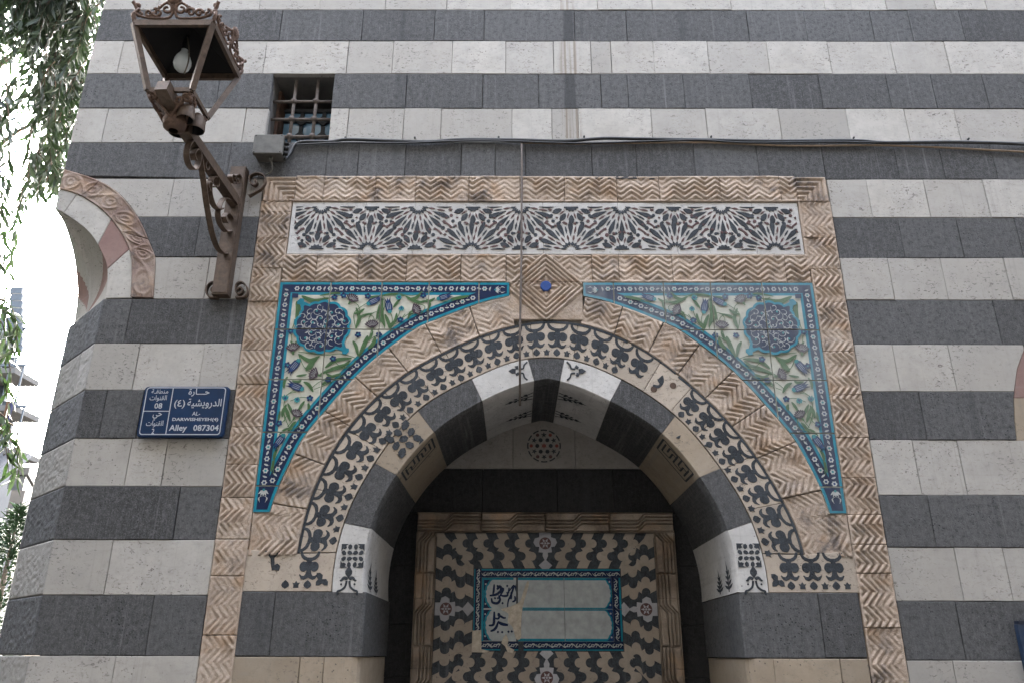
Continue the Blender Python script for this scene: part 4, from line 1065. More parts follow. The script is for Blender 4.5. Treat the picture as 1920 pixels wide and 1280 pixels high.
def star_piece(cx, cz, ang, tail=True):
    c = place([(-.030, -.055), (.030, -.055), (.030, -.030), (.052, -.024), (.060, -.004), (.048, .016), (.030, .018), (.034, .044), (.012, .046), (.014, .062), (.004, .082), (.034, .108), (0, .142), (-.034, .108), (-.004, .082), (-.014, .062), (-.012, .046), (-.034, .044), (-.030, .018), (-.048, .016), (-.060, -.004), (-.052, -.024), (-.030, -.030)], cx, cz, ang)
    m = MB(); m.block(ccw(c), YS-.0012, .01, .0006, 0)
    m.block(disc(cx, cz, .030, 20), YS-.0016, .004, .0003, 1); m.block(ccw(star(cx, cz, .027, .012, 6)), YS-.002, .004, .0003, 0)
    for k in range(6): m.block(ccw(place([(0, .003), (.004, .008), (0, .013), (-.004, .008)], cx, cz, k*TAU/6)), YS-.0024, .004, .0003, 1)
    m.build('star_medallion', [WHITEM, BROWN], IP)
star_piece(mid, IZB-.052, math.pi); star_piece(IXA+.058, (TZA+TZB)/2+.0, -math.pi/2); star_piece(IXB-.058, (TZA+TZB)/2, math.pi/2); star_piece(mid, 1.500, 0)

# tiles of the inscription
TI = [mat_glaze('old_'+k, tuple(v*.9 for v in ((.36, .385, .385) if k == 'cream' else c))) for k, c in GC.items()]
def itile(x0, x1, z0, z1, shapes, base='cream', name='glazed_tile'):
    m = MB(); y = YS-.003-random.uniform(0, .0008); m.block(rect(x0+.0008, x1-.0008, z0+.0008, z1-.0008), y, .014, .0008, GK.index(base))
    for k, (c, p) in enumerate(shapes):
        q = clip_rect(ccw(p), x0+.0014, x1-.0014, z0+.0014, z1-.0014)
        if len(q) >= 3 and abs(area(q)) > 3e-7: m.flat(q, y-.00012-.00003*k, GK.index(c))
    m.build(name, TI, IP)
def vine(x0, x1, zc, h, horiz=True):
    S = []; n = max(1, int(round((x1-x0)/.062))); st = (x1-x0)/n; T = (lambda a, b: (a, b)) if horiz else (lambda a, b: (b, a))
    for k in range(n):
        c = x0+(k+.5)*st
        for q in (-1, 1):
            S.append(('white', [T(*p) for p in stroke(smooth_path([(c+q*.004, zc-q*h*.05), (c+q*.016, zc+h*.22*q), (c+q*.026, zc+h*.10*q), (c+q*.033, zc-h*.20*q)], 4), [.002, .003, .0045, .005, .006, .006, .005, .004, .004, .003, .003, .002, .002])]))
            S.append(('white', [T(*p) for p in stroke([(c-q*.012, zc+h*.33), (c-q*.022, zc+h*.12), (c-q*.014, zc-h*.30)], [.002, .005, .002])]))
        S.append(('white', [T(*p) for p in star(c, zc, .010, .006, 4, .78)])); S.append(('navy', [T(*p) for p in disc(c, zc, .004, 6)]))
    return S
BT = .042
zt0, zb0 = TZB-BT, TZA+BT
for x0, x1 in ((TXA+.036, .038), (.038, .098), (.098, .318), (.318, TXB)):
    itile(x0, x1, zt0, TZB, [('turq', rect(x0, x1, TZB-.009, TZB))]+vine(x0, x1, TZB-.026, .030), 'navy')
for z0, z1 in ((zb0+.02, 1.84), (1.84, TZB)): itile(TXA, TXA+.036, z0, z1, [('turq', rect(TXA, TXA+.006, z0, z1))]+vine(z0, z1, TXA+.021, .026, False), 'navy')
for z0, z1 in ((zb0, 1.81), (1.81, zt0)): itile(TXB-.042, TXB, z0, z1, [('turq', rect(TXB-.010, TXB, z0, z1))]+vine(z0, z1, TXB-.026, .030, False), 'navy')
for x0, x1 in ((TXA+.03, -.065), (-.035, .022), (.045, .235), (.235, .352), (.352, TXB)):
    itile(x0, x1, TZA, zb0, [('turq', rect(x0, x1, TZA, TZA+.007))]+vine(x0, x1, TZA+.024, .030), 'navy')
zc = (zt0+zb0)/2
def cart_edge(x, sg, z0, z1):
    """scalloped end of a cartouche"""
    h = (z1-z0)/2; c = (z0+z1)/2
    return [(x-sg*.030*abs(t)**2.2+sg*.004*abs(math.sin(t*9)), c+h*t) for t in np.linspace(-1, 1, 25)]
right_x0, right_x1 = .018, TXB-.044
for x0, x1 in ((right_x0, .248), (.248, right_x1)):
    for z0, z1, up in ((zc, zt0, 1), (zb0, zc, 0)):
        S = []
        S.append(('turq', rect(x0, x1, z1-.013, z1) if up else rect(x0, x1, z0, z0+.013))); S.append(('turq', rect(x0, x1, z0, z0+.007) if up else rect(x0, x1, z1-.007, z1)))
        if x1 == right_x1:
            e = cart_edge(x1-.012, 1, z0+.006, z1-.006); S.append(('blue', e+[(x1, z1), (x1, z0)])); S.append(('turq', [(x-.0, z) for x, z in e]+[(x+.008, z) for x, z in e[::-1]]))
            for zz_ in (z0+.02, z1-.02): S.append(('white', star(x1-.012, zz_, .006, .003, 5)))
        itile(x0, x1, z0, z1, S, 'cream')
# broken left part: old tile with what is left of two lines of calligraphy, and patching plaster
lx0, lx1 = TXA+.038, right_x0-.001
def P6(px, py): return W(880+px/6.4, 1050+py/6.4, DEP)
S = [('turq', rect(lx0, lx0+.012, zb0, zt0)), ('turq', rect(lx0, lx1-.02, zt0-.012, zt0)), ('turq', rect(lx0+.11, lx1-.045, zb0+.001, zb0+.012))]
for z0, z1 in ((zc+.004, zt0-.012), (zb0+.004, zc-.004)):
    e = cart_edge(lx0+.026, -1, z0, z1); S.append(('navy', e+[(lx0+.012, z1), (lx0+.012, z0)])); S.append(('turq', e+[(x-.010, z) for x, z in e[::-1]]))
    S.append(('white', star(lx0+.021, z0+.02, .006, .003, 5))); S.append(('white', star(lx0+.021, z1-.02, .006, .003, 5)))
def pen(pts, w): q = smooth_path([P6(*p) for p in pts], 4); n = len(q); S.append(('navy', stroke(q, [w*.00043*(.55+.6*math.sin(math.pi*(i+.5)/n)) for i in range(n)])))
def dots(*pts):
    for p in pts: S.append(('navy', place([(-.0065, 0), (0, -.0065), (.0065, 0), (0, .0065)], *P6(*p))))
pen([(245, 425), (300, 418), (345, 400), (385, 350), (362, 300)], 26); pen([(300, 290), (295, 360), (285, 415)], 22); pen([(335, 300), (350, 330), (330, 350)], 26)
pen([(268, 455), (280, 505), (340, 515), (370, 470), (352, 420)], 26); pen([(360, 330), (410, 345), (385, 400), (365, 440)], 20); pen([(370, 420), (420, 430), (460, 420), (450, 380)], 22); pen([(385, 310), (372, 360)], 18)
pen([(480, 370), (510, 330), (535, 310), (500, 420), (470, 480), (458, 560)], 20); pen([(470, 400), (478, 330)], 18); pen([(505, 380), (500, 470)], 22); pen([(545, 430), (550, 480), (515, 500)], 20); pen([(548, 300), (570, 370), (605, 400)], 22); pen([(585, 430), (570, 495)], 20)
dots((455, 310), (310, 455), (345, 455), (400, 515), (590, 350), (610, 375), (622, 335))
pen([(235, 780), (290, 770), (300, 690), (300, 615)], 26); pen([(300, 690), (345, 700), (370, 670), (410, 690), (440, 690)], 22); pen([(340, 640), (360, 650), (345, 670)], 26); pen([(345, 740), (330, 790), (300, 830), (255, 850)], 26); pen([(350, 740), (400, 765), (465, 775)], 30)
dots((352, 740), (345, 858), (395, 860), (470, 855), (510, 852))
itile(lx0, lx1-.006, zb0, zt0, S, 'cream')
pl = smooth_path([P6(480, 560), P6(600, 500), P6(640, 400), P6(690, 260), P6(712, 300), P6(640, 560), P6(620, 800), P6(620, 930), P6(560, 940), P6(520, 800), P6(460, 740), P6(470, 640), P6(380, 590), P6(480, 560)], 3)[:-1]
PLASTER = mat_plain('patching_plaster', (.43, .38, .31), .95, .25, 50, .2, 0, .004)
MB().block(ccw(pl), YS-.0062, .01, .002).build('plaster_patch', PLASTER, IP)
MB().block(ccw([P6(40, 840), P6(150, 830), P6(150, 1060), P6(250, 1085), P6(200, 1110), P6(30, 1100)]), YS-.004, .01, .002).build('plaster_patch', PLASTER, IP)
MB().block(ccw([P6(400, 940), P6(440, 880), P6(470, 950), P6(460, 1030), P6(540, 1070), P6(520, 1110), P6(460, 1100), P6(430, 1030), P6(385, 990)]), YS-.0058, .01, .002).build('plaster_patch', PLASTER, IP)

# ------------------------------------------------------------------ barred window
WN = empty('barred_window', (-1.14, 0, WZ0), BLD)
m = MB(); WD = .26
for a, b in (((WX0, WZ0), (WX0, WZ1)), ((WX1, WZ1), (WX1, WZ0)), ((WX0, WZ1), (WX1, WZ1)), ((WX1, WZ0), (WX0, WZ0))):
    m.add([(a[0], .03, a[1]), (b[0], .03, b[1]), (b[0], WD+.1, b[1]), (a[0], WD+.1, a[1])], [(0, 1, 2, 3)])
m.build('reveal', mat_lime('dark_reveal_stone', (.15, .145, .14), .8, .5), WN)  # reveal limestone a darker tone than the facing courses
MB().box(WX0-.02, WX1+.02, WD+.09, WD+.11, WZ0-.02, WZ1+.02).build('dark_room_panel', BLACKM, WN)  # black panel stands in for the unlit room behind the window
WOOD = mat_plain('brown_wood', (.085, .045, .028), .7, .4, 30)
for k in range(3): MB().box(WX0+.003, WX0+.02, .11+.05*k, .157+.05*k, WZ0+.004, WZ1-.03).build('shutter_board', WOOD, WN)
PANE = mat_plain('blue_grey_glass', (.17, .30, .43), .12, .2, 6, .6)
PT = W(560, 214, .205)[1]
MB().box(WX0+.02, WX1, .205, .211, WZ0, PT).build('pane', PANE, WN)
LAT = mat_plain('dark_lattice_wood', (.028, .030, .034), .7, .3, 40)
m = MB()
lx_ = [W(q, 229, .2)[0] for q in (525, 566, 607, 648)]; lz_ = [W(566, q, .2)[1] for q in (229, 259, 289)]
for x in lx_: m.box(x-.010, x+.010, .192, .204, WZ0, PT)
for z in lz_: m.box(WX0+.02, WX1, .190, .2045, z-.009, z+.009)
for x in lx_:
    for z in lz_: m.block(place(rect(-.026, .026, -.026, .026), x, z, math.pi/4), .187, .012, .001)
m.build('lattice', LAT, WN)
MB().box(WX0+.02, WX1, .188, .215, PT, PT+.02).build('sash_rail', LAT, WN)
gz = [W(560, 179)[1], W(560, 212.5)[1], W(545, 245)[1]]; gx = [-1.192, -1.072]
for x in gx: MB().tube([(x, .055, WZ0-.01), (x, .055, WZ1+.01)], .0095, 8).build('grille_bar', GRILLE, WN)
for z in gz: MB().tube([(WX0-.01, .055, z), (WX1+.01, .055, z)], .0085, 8).build('grille_bar', GRILLE, WN)
for x in gx:
    for z in gz: MB().ball((x, .052, z), .0185, 10, 7).build('grille_knot', GRILLE, WN)

# ------------------------------------------------------------------ street name sign
SY = -.032
SG = tag(empty('street_sign', (-1.495, SY, 2.62)), 'blue street name plate in Arabic and English on the striped wall', 'sign')
SBLUE = mat_plain('blue_enamel', (.004, .022, .066), .5, .2, 12, .2); SWHITE = mat_plain('sign_white', (.38, .40, .43), .5, .1, 40)
def G(px, py): return W(250+px/9.6, 710+py/9.6, SY)
def rrect(x0, x1, z0, z1, r, n=5):
    return arcp(x1-r, z0+r, r, -90, 0, n)+arcp(x1-r, z1-r, r, 0, 90, n)+arcp(x0+r, z1-r, r, 90, 180, n)+arcp(x0+r, z0+r, r, 180, 270, n)
def quad_at(a, b, c, d): return [G(*a), G(*b), G(*c), G(*d)]
sx0, sx1 = G(205, 130)[0], G(1735, 150)[0]; sz1, sz0 = G(900, 128)[1], G(900, 1045)[1]
MB().block(rrect(sx0, sx1, sz0, sz1, .018), SY, .016, .005).build('plate', SBLUE, SG)
bx0, bx1 = G(175, 560)[0], G(1620, 560)[0]; bz1, bz0 = G(900, 148)[1], G(900, 1003)[1]
bm = MB(); lw = .0042
o_ = rrect(bx0, bx1, bz0, bz1, .014); i_ = rrect(bx0+lw, bx1-lw, bz0+lw, bz1-lw, .011); n = len(o_)
bm.add([(x, SY-.0006, z) for x, z in o_+i_], [(k, (k+1) % n, n+(k+1) % n, n+k) for k in range(n)])
vx = G(655, 560)[0]; hz = G(400, 576)[1]
bm.flat(rect(vx-lw/2, vx+lw/2, bz0+lw, bz1-lw), SY-.0006); bm.flat(rect(bx0+lw, vx-lw/2, hz-lw*.45, hz+lw*.45), SY-.0006)
bm.build('border_line', SWHITE, SG)
def lettering(body, x0, x1, y0, y1, bold=.0, yoff=SY-.0007, mp=G, mat=SWHITE, parent=SG):
    cu = bpy.data.curves.new('lettering', 'FONT'); cu.body = body; cu.offset = bold; cu.resolution_u = 2
    t = bpy.data.objects.new('lettering_source', cu); COL.objects.link(t)
    me = bpy.data.meshes.new_from_object(t); COL.objects.unlink(t); bpy.data.objects.remove(t)
    v = np.array([p.co[:] for p in me.vertices]); a, b = v.min(0), v.max(0)
    p0 = mp(x0, y1); p1 = mp(x1, y0); m = MB()
    pts = [(p0[0]+(q[0]-a[0])/(b[0]-a[0])*(p1[0]-p0[0]), yoff, p0[1]+(q[1]-a[1])/(b[1]-a[1])*(p1[1]-p0[1])) for q in v]
    m.add(pts, [list(p.vertices) for p in me.polygons]); m.build('lettering', mat, parent)
K = '\u0640'
lettering('\uFE94'+K+'\uFED8\uFEC4\uFEE8\uFEE3', 325, 640, 178, 258, .010)
lettering('\uFE95\uFE8D\uFEEE\uFEE8\uFED8\uFEDF\uFE8D', 285, 612, 288, 405, .010); lettering('08', 372, 530, 430, 532, .02)
lettering('\uFEF2\uFEA3', 335, 520, 605, 742, .012); lettering('\uFE95\uFE8D\uFEEE\uFEE8\uFED8\uFEDF\uFE8D', 220, 550, 745, 868, .010); lettering('2', 322, 388, 888, 985, .02)
lettering('\uFE93\uFEAD\uFE8E'+K*3+'\uFEA3', 985, 1385, 168, 312, .012)
lettering('(\u0664)', 722, 945, 372, 530, .010); lettering('\uFE94\uFEF4\uFEB8\uFEF3\uFEED\uFEAD\uFEAA\uFEDF\uFE8D', 960, 1600, 350, 530, .010)
lettering('AL-', 1055, 1210, 585, 655, .012); lettering('DARWISHEYEH(4)', 695, 1535, 695, 768, .03); lettering('Alley', 632, 975, 822, 962, .022); lettering('087304', 1072, 1545, 822, 932, .022)

# ------------------------------------------------------------------ junction box, cables, conduit
JB = tag(empty('junction_box', (-1.25, 0, 3.93)), 'grey plastic junction box below the corner of the barred window', 'junction box')
JG = mat_plain('weathered_grey_plastic', (.105, .102, .092), .65, .25, 25, .4, 0, .0015, (.10, .095, .085))
jy = -.085
ja, jb_, jc, jd = W(477, 252, jy), W(532, 256, jy), W(529, 290, jy), W(475, 288, jy)
mx0, mx1, mz0, mz1 = ja[0], jb_[0], jd[1], ja[1]
MB().block(rrect(mx0, mx1, mz0, mz1, .008, 3), jy, .022, .004).build('lid', JG, JB)
MB().block(rrect(mx0+.004, mx1-.004, mz0+.004, mz1-.004, .008, 3), jy+.0225, -jy-.024, .001).build('box_body', JG, JB)
for x in (mx0+.010, mx1-.010):
    for z in (mz0+.009, mz1-.009): MB().block(disc(x, z, .0036, 8), jy-.0012, .003, .0005).build('screw', BLACKM, JB)
MB().tube([(mx0+.085, -.045, mz0-.02), (mx0+.088, -.045, mz0+.006)], .010, 8).build('cable_gland', JG, JB)
q = [(mx0+.088, -.045, mz0-.018), (mx0+.098, -.04, mz0-.05), (mx0+.090, -.03, mz0-.075), (mx0+.06, -.02, mz0-.085)]
MB().tube(smooth_path(q, 5), .0045, 6).build('cable_tail', JG, JB)
for k in range(3): MB().tube([(mx1-.006, -.05, mz1-.035-.03*k), (mx1+.020, -.05, mz1-.035-.03*k)], .0095, 8).build('cable_gland', BLACKM, JB)
CB = mat_plain('black_cable_sheath', (.018, .020, .022), .45, .3, 40, .5); CBE = mat_plain('beige_cable_sheath', (.23, .17, .115), .6, .2, 40)
def cable(pts, r, y, mat, name, label):
    P = smooth_path([(*W(px, py, y+dy), dy) for px, py, dy in pts], 5)
    o = MB().tube([(x, y+dy, z) for x, z, dy in P], r, 8).build(name, mat); return tag(o, label, 'cable')
cable([(534, 300, -.02), (546, 285, 0), (556, 270, 0), (575, 266, 0), (620, 266, 0), (650, 262, 0), (720, 264, 0), (800, 266, 0), (870, 262, .004), (975, 263, 0), (1060, 265, 0), (1130, 260, -.006), (1200, 261, 0), (1330, 263, 0), (1450, 265, 0), (1600, 264, 0), (1660, 268, -.004), (1800, 267, -.01), (1935, 271, 0)], .0085, -.014, CB, 'black_cable', 'thick black cable running along the wall from the grey box')
cable([(556, 272, 0), (640, 268, 0), (760, 268.5, 0), (900, 264, 0), (1080, 269, 0), (1200, 266, 0), (1310, 263, 0), (1400, 268, 0), (1560, 266.5, 0), (1700, 269, 0), (1840, 268, 0), (1935, 272, 0)], .0048, -.020, CB, 'thin_black_cable', 'thin black cable twisting beside the thick cable')
cable([(980, 268, 0), (1080, 270, 0), (1200, 268.5, 0), (1330, 268, 0), (1480, 274, 0), (1640, 273, 0), (1760, 277, 0), (1935, 286, 0)], .0052, -.012, CBE, 'beige_cable', 'thin beige cable sagging under the black ones')
for px, py, lab in ((648, 260, 'black cable clip nearest the barred window'), (778, 260, 'second black cable clip to the right of the barred window'), (935, 259, 'black cable clip just left of the hanging conduit'),
                    (1095, 258, 'black cable clip just right of the hanging conduit'), (1333, 258, 'black cable clip above the right half of the mosaic frieze'), (1600, 260, 'black cable clip above the right edge of the carved border'), (1815, 262, 'rightmost black cable clip on the cable line')):
    x, z = W(px, py); o = MB().tube([(x, .0, z), (x, -.010, z)], .0055, 6).build('cable_clip', CB); tag(o, lab, 'cable clip', 'clips along the black cable')
CON = mat_plain('grey_brown_conduit', (.115, .095, .082), .7, .3, 30)
xw, zw = W(978, 265, -.02); xe, ze = W(975, 760, -.02)
o = MB().tube([(xw, -.014, zw), (xw+.001, -.022, zw-.12), (xw-.002, -.020, 3.4), (xe, -.026, 3.0), (xe, -.020, ze)], .0052, 8).build('hanging_conduit', CON)
tag(o, 'thin grey conduit hanging down over the frieze into the arch', 'conduit')

# ------------------------------------------------------------------ lantern on its bracket
LN = tag(empty('wall_lantern', (-1.39, 0, 3.19)), 'rusty wrought iron lantern on a scrolled wall bracket', 'street lamp')
AX = -1.392
post = MB().box(-1.434, -1.358, -.052, -.002, 3.182, 3.892); post.build('wall_post', IRON, LN)
MB().box(-1.429, -1.363, -.055, -.0525, 3.190, 3.885).build('post_face', IRON, LN)
MB().bar((AX, -.05, 3.690), (AX-.012, -.665, 3.676), .048, .048).build('arm', IRON, LN)
def scroll(pts, X=AX, w=.026, n=6):
    q = smooth_path([PX(a, b, X) for a, b in pts], n); return MB().band([(X, y, z) for y, z in q], (1, 0, 0), w, .0055)
cr4 = lambda a, b: (320+a*.2577, 240+b*.2578)
scroll([cr4(*p) for p in ((172, 235), (160, 190), (185, 155), (205, 190), (195, 270), (165, 303), (130, 265), (115, 190), (130, 120), (160, 95), (195, 130), (215, 240), (240, 400), (262, 560), (300, 760), (345, 880), (405, 912), (455, 830), (478, 700), (470, 590), (430, 520))]).build('scroll', IRON, LN)
scroll([cr4(*p) for p in ((400, 690), (385, 650), (410, 622), (440, 660), (440, 730), (405, 755), (360, 700), (342, 620), (365, 540), (400, 512), (440, 540), (468, 620))]).build('scroll', IRON, LN)
scroll([cr4(*p) for p in ((275, 460), (262, 420), (272, 390), (290, 410), (290, 380), (310, 355), (335, 370), (335, 420), (318, 430))]).build('scroll', IRON, LN)
scroll([cr4(*p) for p in ((285, 400), (285, 480), (310, 560), (345, 592), (370, 585))]).build('scroll', IRON, LN)
scroll([cr4(*p) for p in ((245, 240), (240, 290), (255, 305), (265, 280), (258, 240))]).build('scroll', IRON, LN)
scroll([cr4(*p) for p in ((470, 380), (485, 370), (480, 400), (465, 400), (455, 360), (480, 340), (505, 370), (515, 440), (490, 500))], AX+.01).build('scroll', IRON, LN)
scroll([cr4(*p) for p in ((440, 400), (430, 360), (440, 343), (462, 355), (458, 395), (440, 400))], AX+.01).build('scroll', IRON, LN)
def wall_scroll(pts, y=-.02):
    q = smooth_path([W(*cr4(*p), y) for p in pts], 6); return MB().band([(x, y, z) for x, z in q], (0, 1, 0), .026, .0055)
wall_scroll([(620, 400), (610, 385), (625, 385), (630, 405), (610, 422), (580, 400), (580, 355), (625, 335), (680, 350), (690, 400), (660, 445), (570, 500)]).build('scroll', IRON, LN)
wall_scroll([(335, 1180), (310, 1165), (300, 1190), (325, 1215), (345, 1200), (345, 1150), (310, 1125), (275, 1150), (262, 1195), (285, 1235), (345, 1238)]).build('scroll', IRON, LN)
wall_scroll([(485, 1180), (515, 1165), (525, 1190), (500, 1215), (478, 1195), (480, 1145), (515, 1125), (550, 1150), (562, 1195), (540, 1232), (475, 1238)]).build('scroll', IRON, LN)
LX, LY, LT, LB, LS, LG = -1.426, -.70, 4.047, 3.765, .165, .091       # centre, top and bottom heights, half sizes
ct = [(LX-LS, LY-LS), (LX+LS, LY-LS), (LX+LS, LY+LS), (LX-LS, LY+LS)]; cb = [(LX-LG, LY-LG), (LX+LG, LY-LG), (LX+LG, LY+LG), (LX-LG, LY+LG)]
for k in range(4):
    MB().bar((*cb[k], LB), (*ct[k], LT), .022, .022, (1, 1, 0) if k % 2 == 0 else (1, -1, 0)).build('corner_post', IRON, LN)
    MB().bar((*ct[k], LT), (*ct[(k+1) % 4], LT), .016, .028).build('top_rail', IRON, LN)
    MB().bar((*cb[k], LB), (*cb[(k+1) % 4], LB), .014, .020).build('bottom_rail', IRON, LN)
m = MB(); r = LS-.006
m.add([(LX-r, LY-r, LT+.012), (LX+r, LY-r, LT+.012), (LX+r, LY+r, LT+.012), (LX-r, LY+r, LT+.012), (LX, LY, LT+.13)], [(0, 1, 4), (1, 2, 4), (2, 3, 4), (3, 0, 4)])
m.build('roof_cap', BLACKM, LN)
# cast crest on each side: scrolls, leaf fan and end curls
def curl(m, T, c, r, a0, turns, sg, t=.006, n=16):
    P = [(c[0]+r*(1-.82*k/n)*math.cos(a0+sg*turns*TAU*k/n), c[1]+r*(1-.82*k/n)*math.sin(a0+sg*turns*TAU*k/n)) for k in range(n+1)]
    m.tube([T(*p) for p in P], [t*(1.15-.3*k/n) for k in range(n+1)], 5)
for k in range(4):
    a, b = Vector((*ct[k], LT+.014)), Vector((*ct[(k+1) % 4], LT+.014)); d = (b-a).normalized(); outw = Vector((d.y, -d.x, 0))
    up = (Vector((0, 0, 1))+outw*.28).normalized(); c0 = (a+b)/2; L = LS
    T = lambda u, v: tuple(c0+d*u+up*v+outw*.004)
    m = MB()
    for s in (-1, 1):
        m.tube([T(*p) for p in smooth_path([(s*.005, .070), (s*.006, .030), (s*.022, .010), (s*.060, .008), (s*.120, .012), (s*.155, .026)], 4)], .0062, 5)
        curl(m, T, (s*.030, .050), .026, math.pi/2 if s > 0 else math.pi/2, 1.1, s); curl(m, T, (s*.070, .034), .020, math.pi, 1.2, -s); curl(m, T, (s*.105, .032), .018, 0, 1.2, s); curl(m, T, (s*.142, .030), .018, math.pi/2, 1.1, -s)
        m.tube([T(*p) for p in smooth_path([(s*.012, .078), (s*.040, .072), (s*.062, .052), (s*.085, .050)], 4)], .0055, 5)
        for j in range(6): p = T(s*(.020+.011*j), .084-.0065*j); m.ball(p, .0062, 6, 4)
    for j in range(-3, 4):
        q = j*.30; m.tube([T(0, .066), T(.028*math.sin(q), .070+.026*math.cos(q)), T(.036*math.sin(q*1.15), .072+.042*math.cos(q))], [.006, .0085, .003], 5)
    m.build('crest', RUST, LN)
    m = MB(); e = Vector((*ct[k], LT+.012)); oo = Vector((ct[k][0]-LX, ct[k][1]-LY, 0)).normalized()
    P = smooth_path([e, e+oo*.012+Vector((0, 0, .03)), e-oo*.002+Vector((0, 0, .055)), e+oo*.010+Vector((0, 0, .08)), e+oo*.022+Vector((0, 0, .092))], 4)
    m.tube([tuple(p) for p in P], .008, 6); m.ball(tuple(e+Vector((0, 0, .05))), .012, 8, 5); m.ball(tuple(e+Vector((0, 0, .085))), .013, 8, 5)
    m.build('finial', RUST, LN)
bz = W(342, 118, LY)[1]; bxx = W(342, 118, LY)[0]
MB().lathe((bxx, LY, bz), [(.0, -.046), (.018, -.042), (.031, -.028), (.037, -.008), (.036, .010), (.029, .030), (.019, .048), (.014, .060), (.0135, .075)], 18).build('bulb', mat_plain('frosted_glass', (.48, .52, .53), .25, .06, 8, .5), LN)
MB().lathe((bxx, LY, bz), [(.016, .066), (.017, .10), (.012, .14), (.005, .145)], 12).build('bulb_socket', BLACKM, LN)
MB().tube(smooth_path([(bxx, LY, bz+.14), (bxx+.02, LY-.03, bz+.10), (bxx+.036, LY-.03, bz+.03), (bxx+.040, LY-.03, bz-.03), (bxx+.032, LY-.03, bz-.085)], 5), .0032, 6).build('flex', mat_plain('flex_wire', (.09, .075, .06), .6), LN)
# base: a boxed arm end, two cups and cast scrollwork under the lantern
pa = W(304, 160, -.84); MB().bar((pa[0], -.84, pa[1]), (LX+.005, -.66, 3.705), .052, .055).build('arm_end_box', IRON, LN)
for (dx, dy, r) in ((.055, -.03, .034), (.070, .045, .036), (-.01, .06, .040)):
    MB().lathe((LX+dx, LY+dy, 3.70), [(r, -.035), (r*1.04, -.03), (r*.96, .02), (r*.5, .045), (.006, .05)], 16).build('cup', IRON, LN)
    MB().lathe((LX+dx, LY+dy, 3.70), [(r*.92, -.034), (r*.85, .01), (.003, .03)], 16).build('cup_inside', BLACKM, LN)
m = MB()
for k in range(4):
    a, b = Vector((*cb[k], LB-.012)), Vector((*cb[(k+1) % 4], LB-.012)); d = (b-a).normalized(); c0 = (a+b)/2; inn = Vector((-d.y, d.x, 0))
    T = lambda u, v: tuple(c0+d*u-Vector((0, 0, 1))*v+inn*(v*.55))
    for s in (-1, 1):
        curl(m, T, (s*.070, .014), .018, 0, 1.2, s, .0075); curl(m, T, (s*.038, .026), .020, math.pi, 1.2, -s, .0075)
        m.tube([T(*p) for p in smooth_path([(s*.088, .0), (s*.060, .020), (s*.030, .050), (0, .085)], 4)], .006, 5)
m.build('base_scrollwork', RUST, LN)
MB().lathe((LX, LY, 3.69), [(.02, -.06), (.044, -.045), (.050, -.01), (.040, .015), (.055, .04), (.06, .055)], 14).build('base_boss', RUST, LN)

# ------------------------------------------------------------------ weeping tree beside the corner
LEAF = NT('willow_leaf'); r_ = LEAF.noise(3.0, 3)
c_ = LEAF.mix(LEAF.ramp(r_, (.35, 0.0), (.68, 1.0)), (.011, .022, .0135), (.024, .044, .019))
LEAF.fin(c_, .5, .4)
tr = LEAF.n('ShaderNodeBsdfTranslucent'); LEAF.l(LEAF.mix(.5, c_, (.05, .10, .02)), tr.inputs[0]); ms = LEAF.n('ShaderNodeMixShader'); ms.inputs[0].default_value = .10
LEAF.l(LEAF.b.outputs[0], ms.inputs[1]); LEAF.l(tr.outputs[0], ms.inputs[2]); LEAF.l(ms.outputs[0], LEAF.t.nodes['Material Output'].inputs[0])
BARK = mat_plain('tree_bark', (.085, .065, .05), .9, .4, 20, .2, 0, .01)
TR = tag(empty('weeping_tree', (-5.6, 3.2, 0)), 'weeping tree with narrow drooping leaves beside the building corner', 'tree')
MB().tube([(-5.6, 3.2, -.05), (-5.65, 3.1, 1.5), (-5.5, 2.9, 3.2), (-5.2, 2.6, 4.8), (-4.9, 2.3, 6.2), (-4.7, 2.1, 7.4)], [.20, .17, .15, .12, .08, .04], 10).build('trunk', BARK, TR)
def at(px, py, depth):
    d = ray(px, py); return Vector((0, -CAM_D, CAM_H))+Vector((d*depth).tolist())
rl = random.Random(11)
leaf_m = []; twigs = MB(); LEAVES = []
def leaf_at(p, d, L, w, roll):
    d = Vector(d).normalized(); s = d.cross(Vector((rl.uniform(-1, 1), rl.uniform(-1, 1), .2))).normalized(); n_ = s.cross(d)
    mid_ = Vector(p)+d*L*.5+n_*L*.06
    v = [Vector(p), Vector(p)+d*L*.28+s*w*.46, Vector(p)+d*L*.62+s*w*.40+n_*L*.03, Vector(p)+d*L-n_*L*.06, Vector(p)+d*L*.62-s*w*.40+n_*L*.03, Vector(p)+d*L*.28-s*w*.46, mid_]
    LEAVES.append((v, [(0, 1, 6), (1, 2, 6), (2, 3, 6), (3, 4, 6), (4, 5, 6), (5, 0, 6)]))
def spray(p0, L, n, drift, leafL=.095):
    P = [Vector(p0)]; d = Vector(drift)
    for k in range(8):
        d = (d*.80+Vector((rl.uniform(-.12, .12), rl.uniform(-.12, .12), -.34))).normalized(); P.append(P[-1]+d*L/8)
    twigs.tube([tuple(p) for p in P], [.0045-.0004*k for k in range(9)], 4)
    for k in range(n):
        t = (k+rl.random())/n*8; i = min(int(t), 7); p = P[i].lerp(P[i+1], t-i); td = (P[i+1]-P[i]).normalized()
        ld = (td*.75+Vector((rl.uniform(-.8, .8), rl.uniform(-.8, .8), rl.uniform(-.75, .05)))).normalized()
        leaf_at(p, ld, leafL*rl.uniform(.75, 1.4), leafL*rl.uniform(.155, .23), 0)
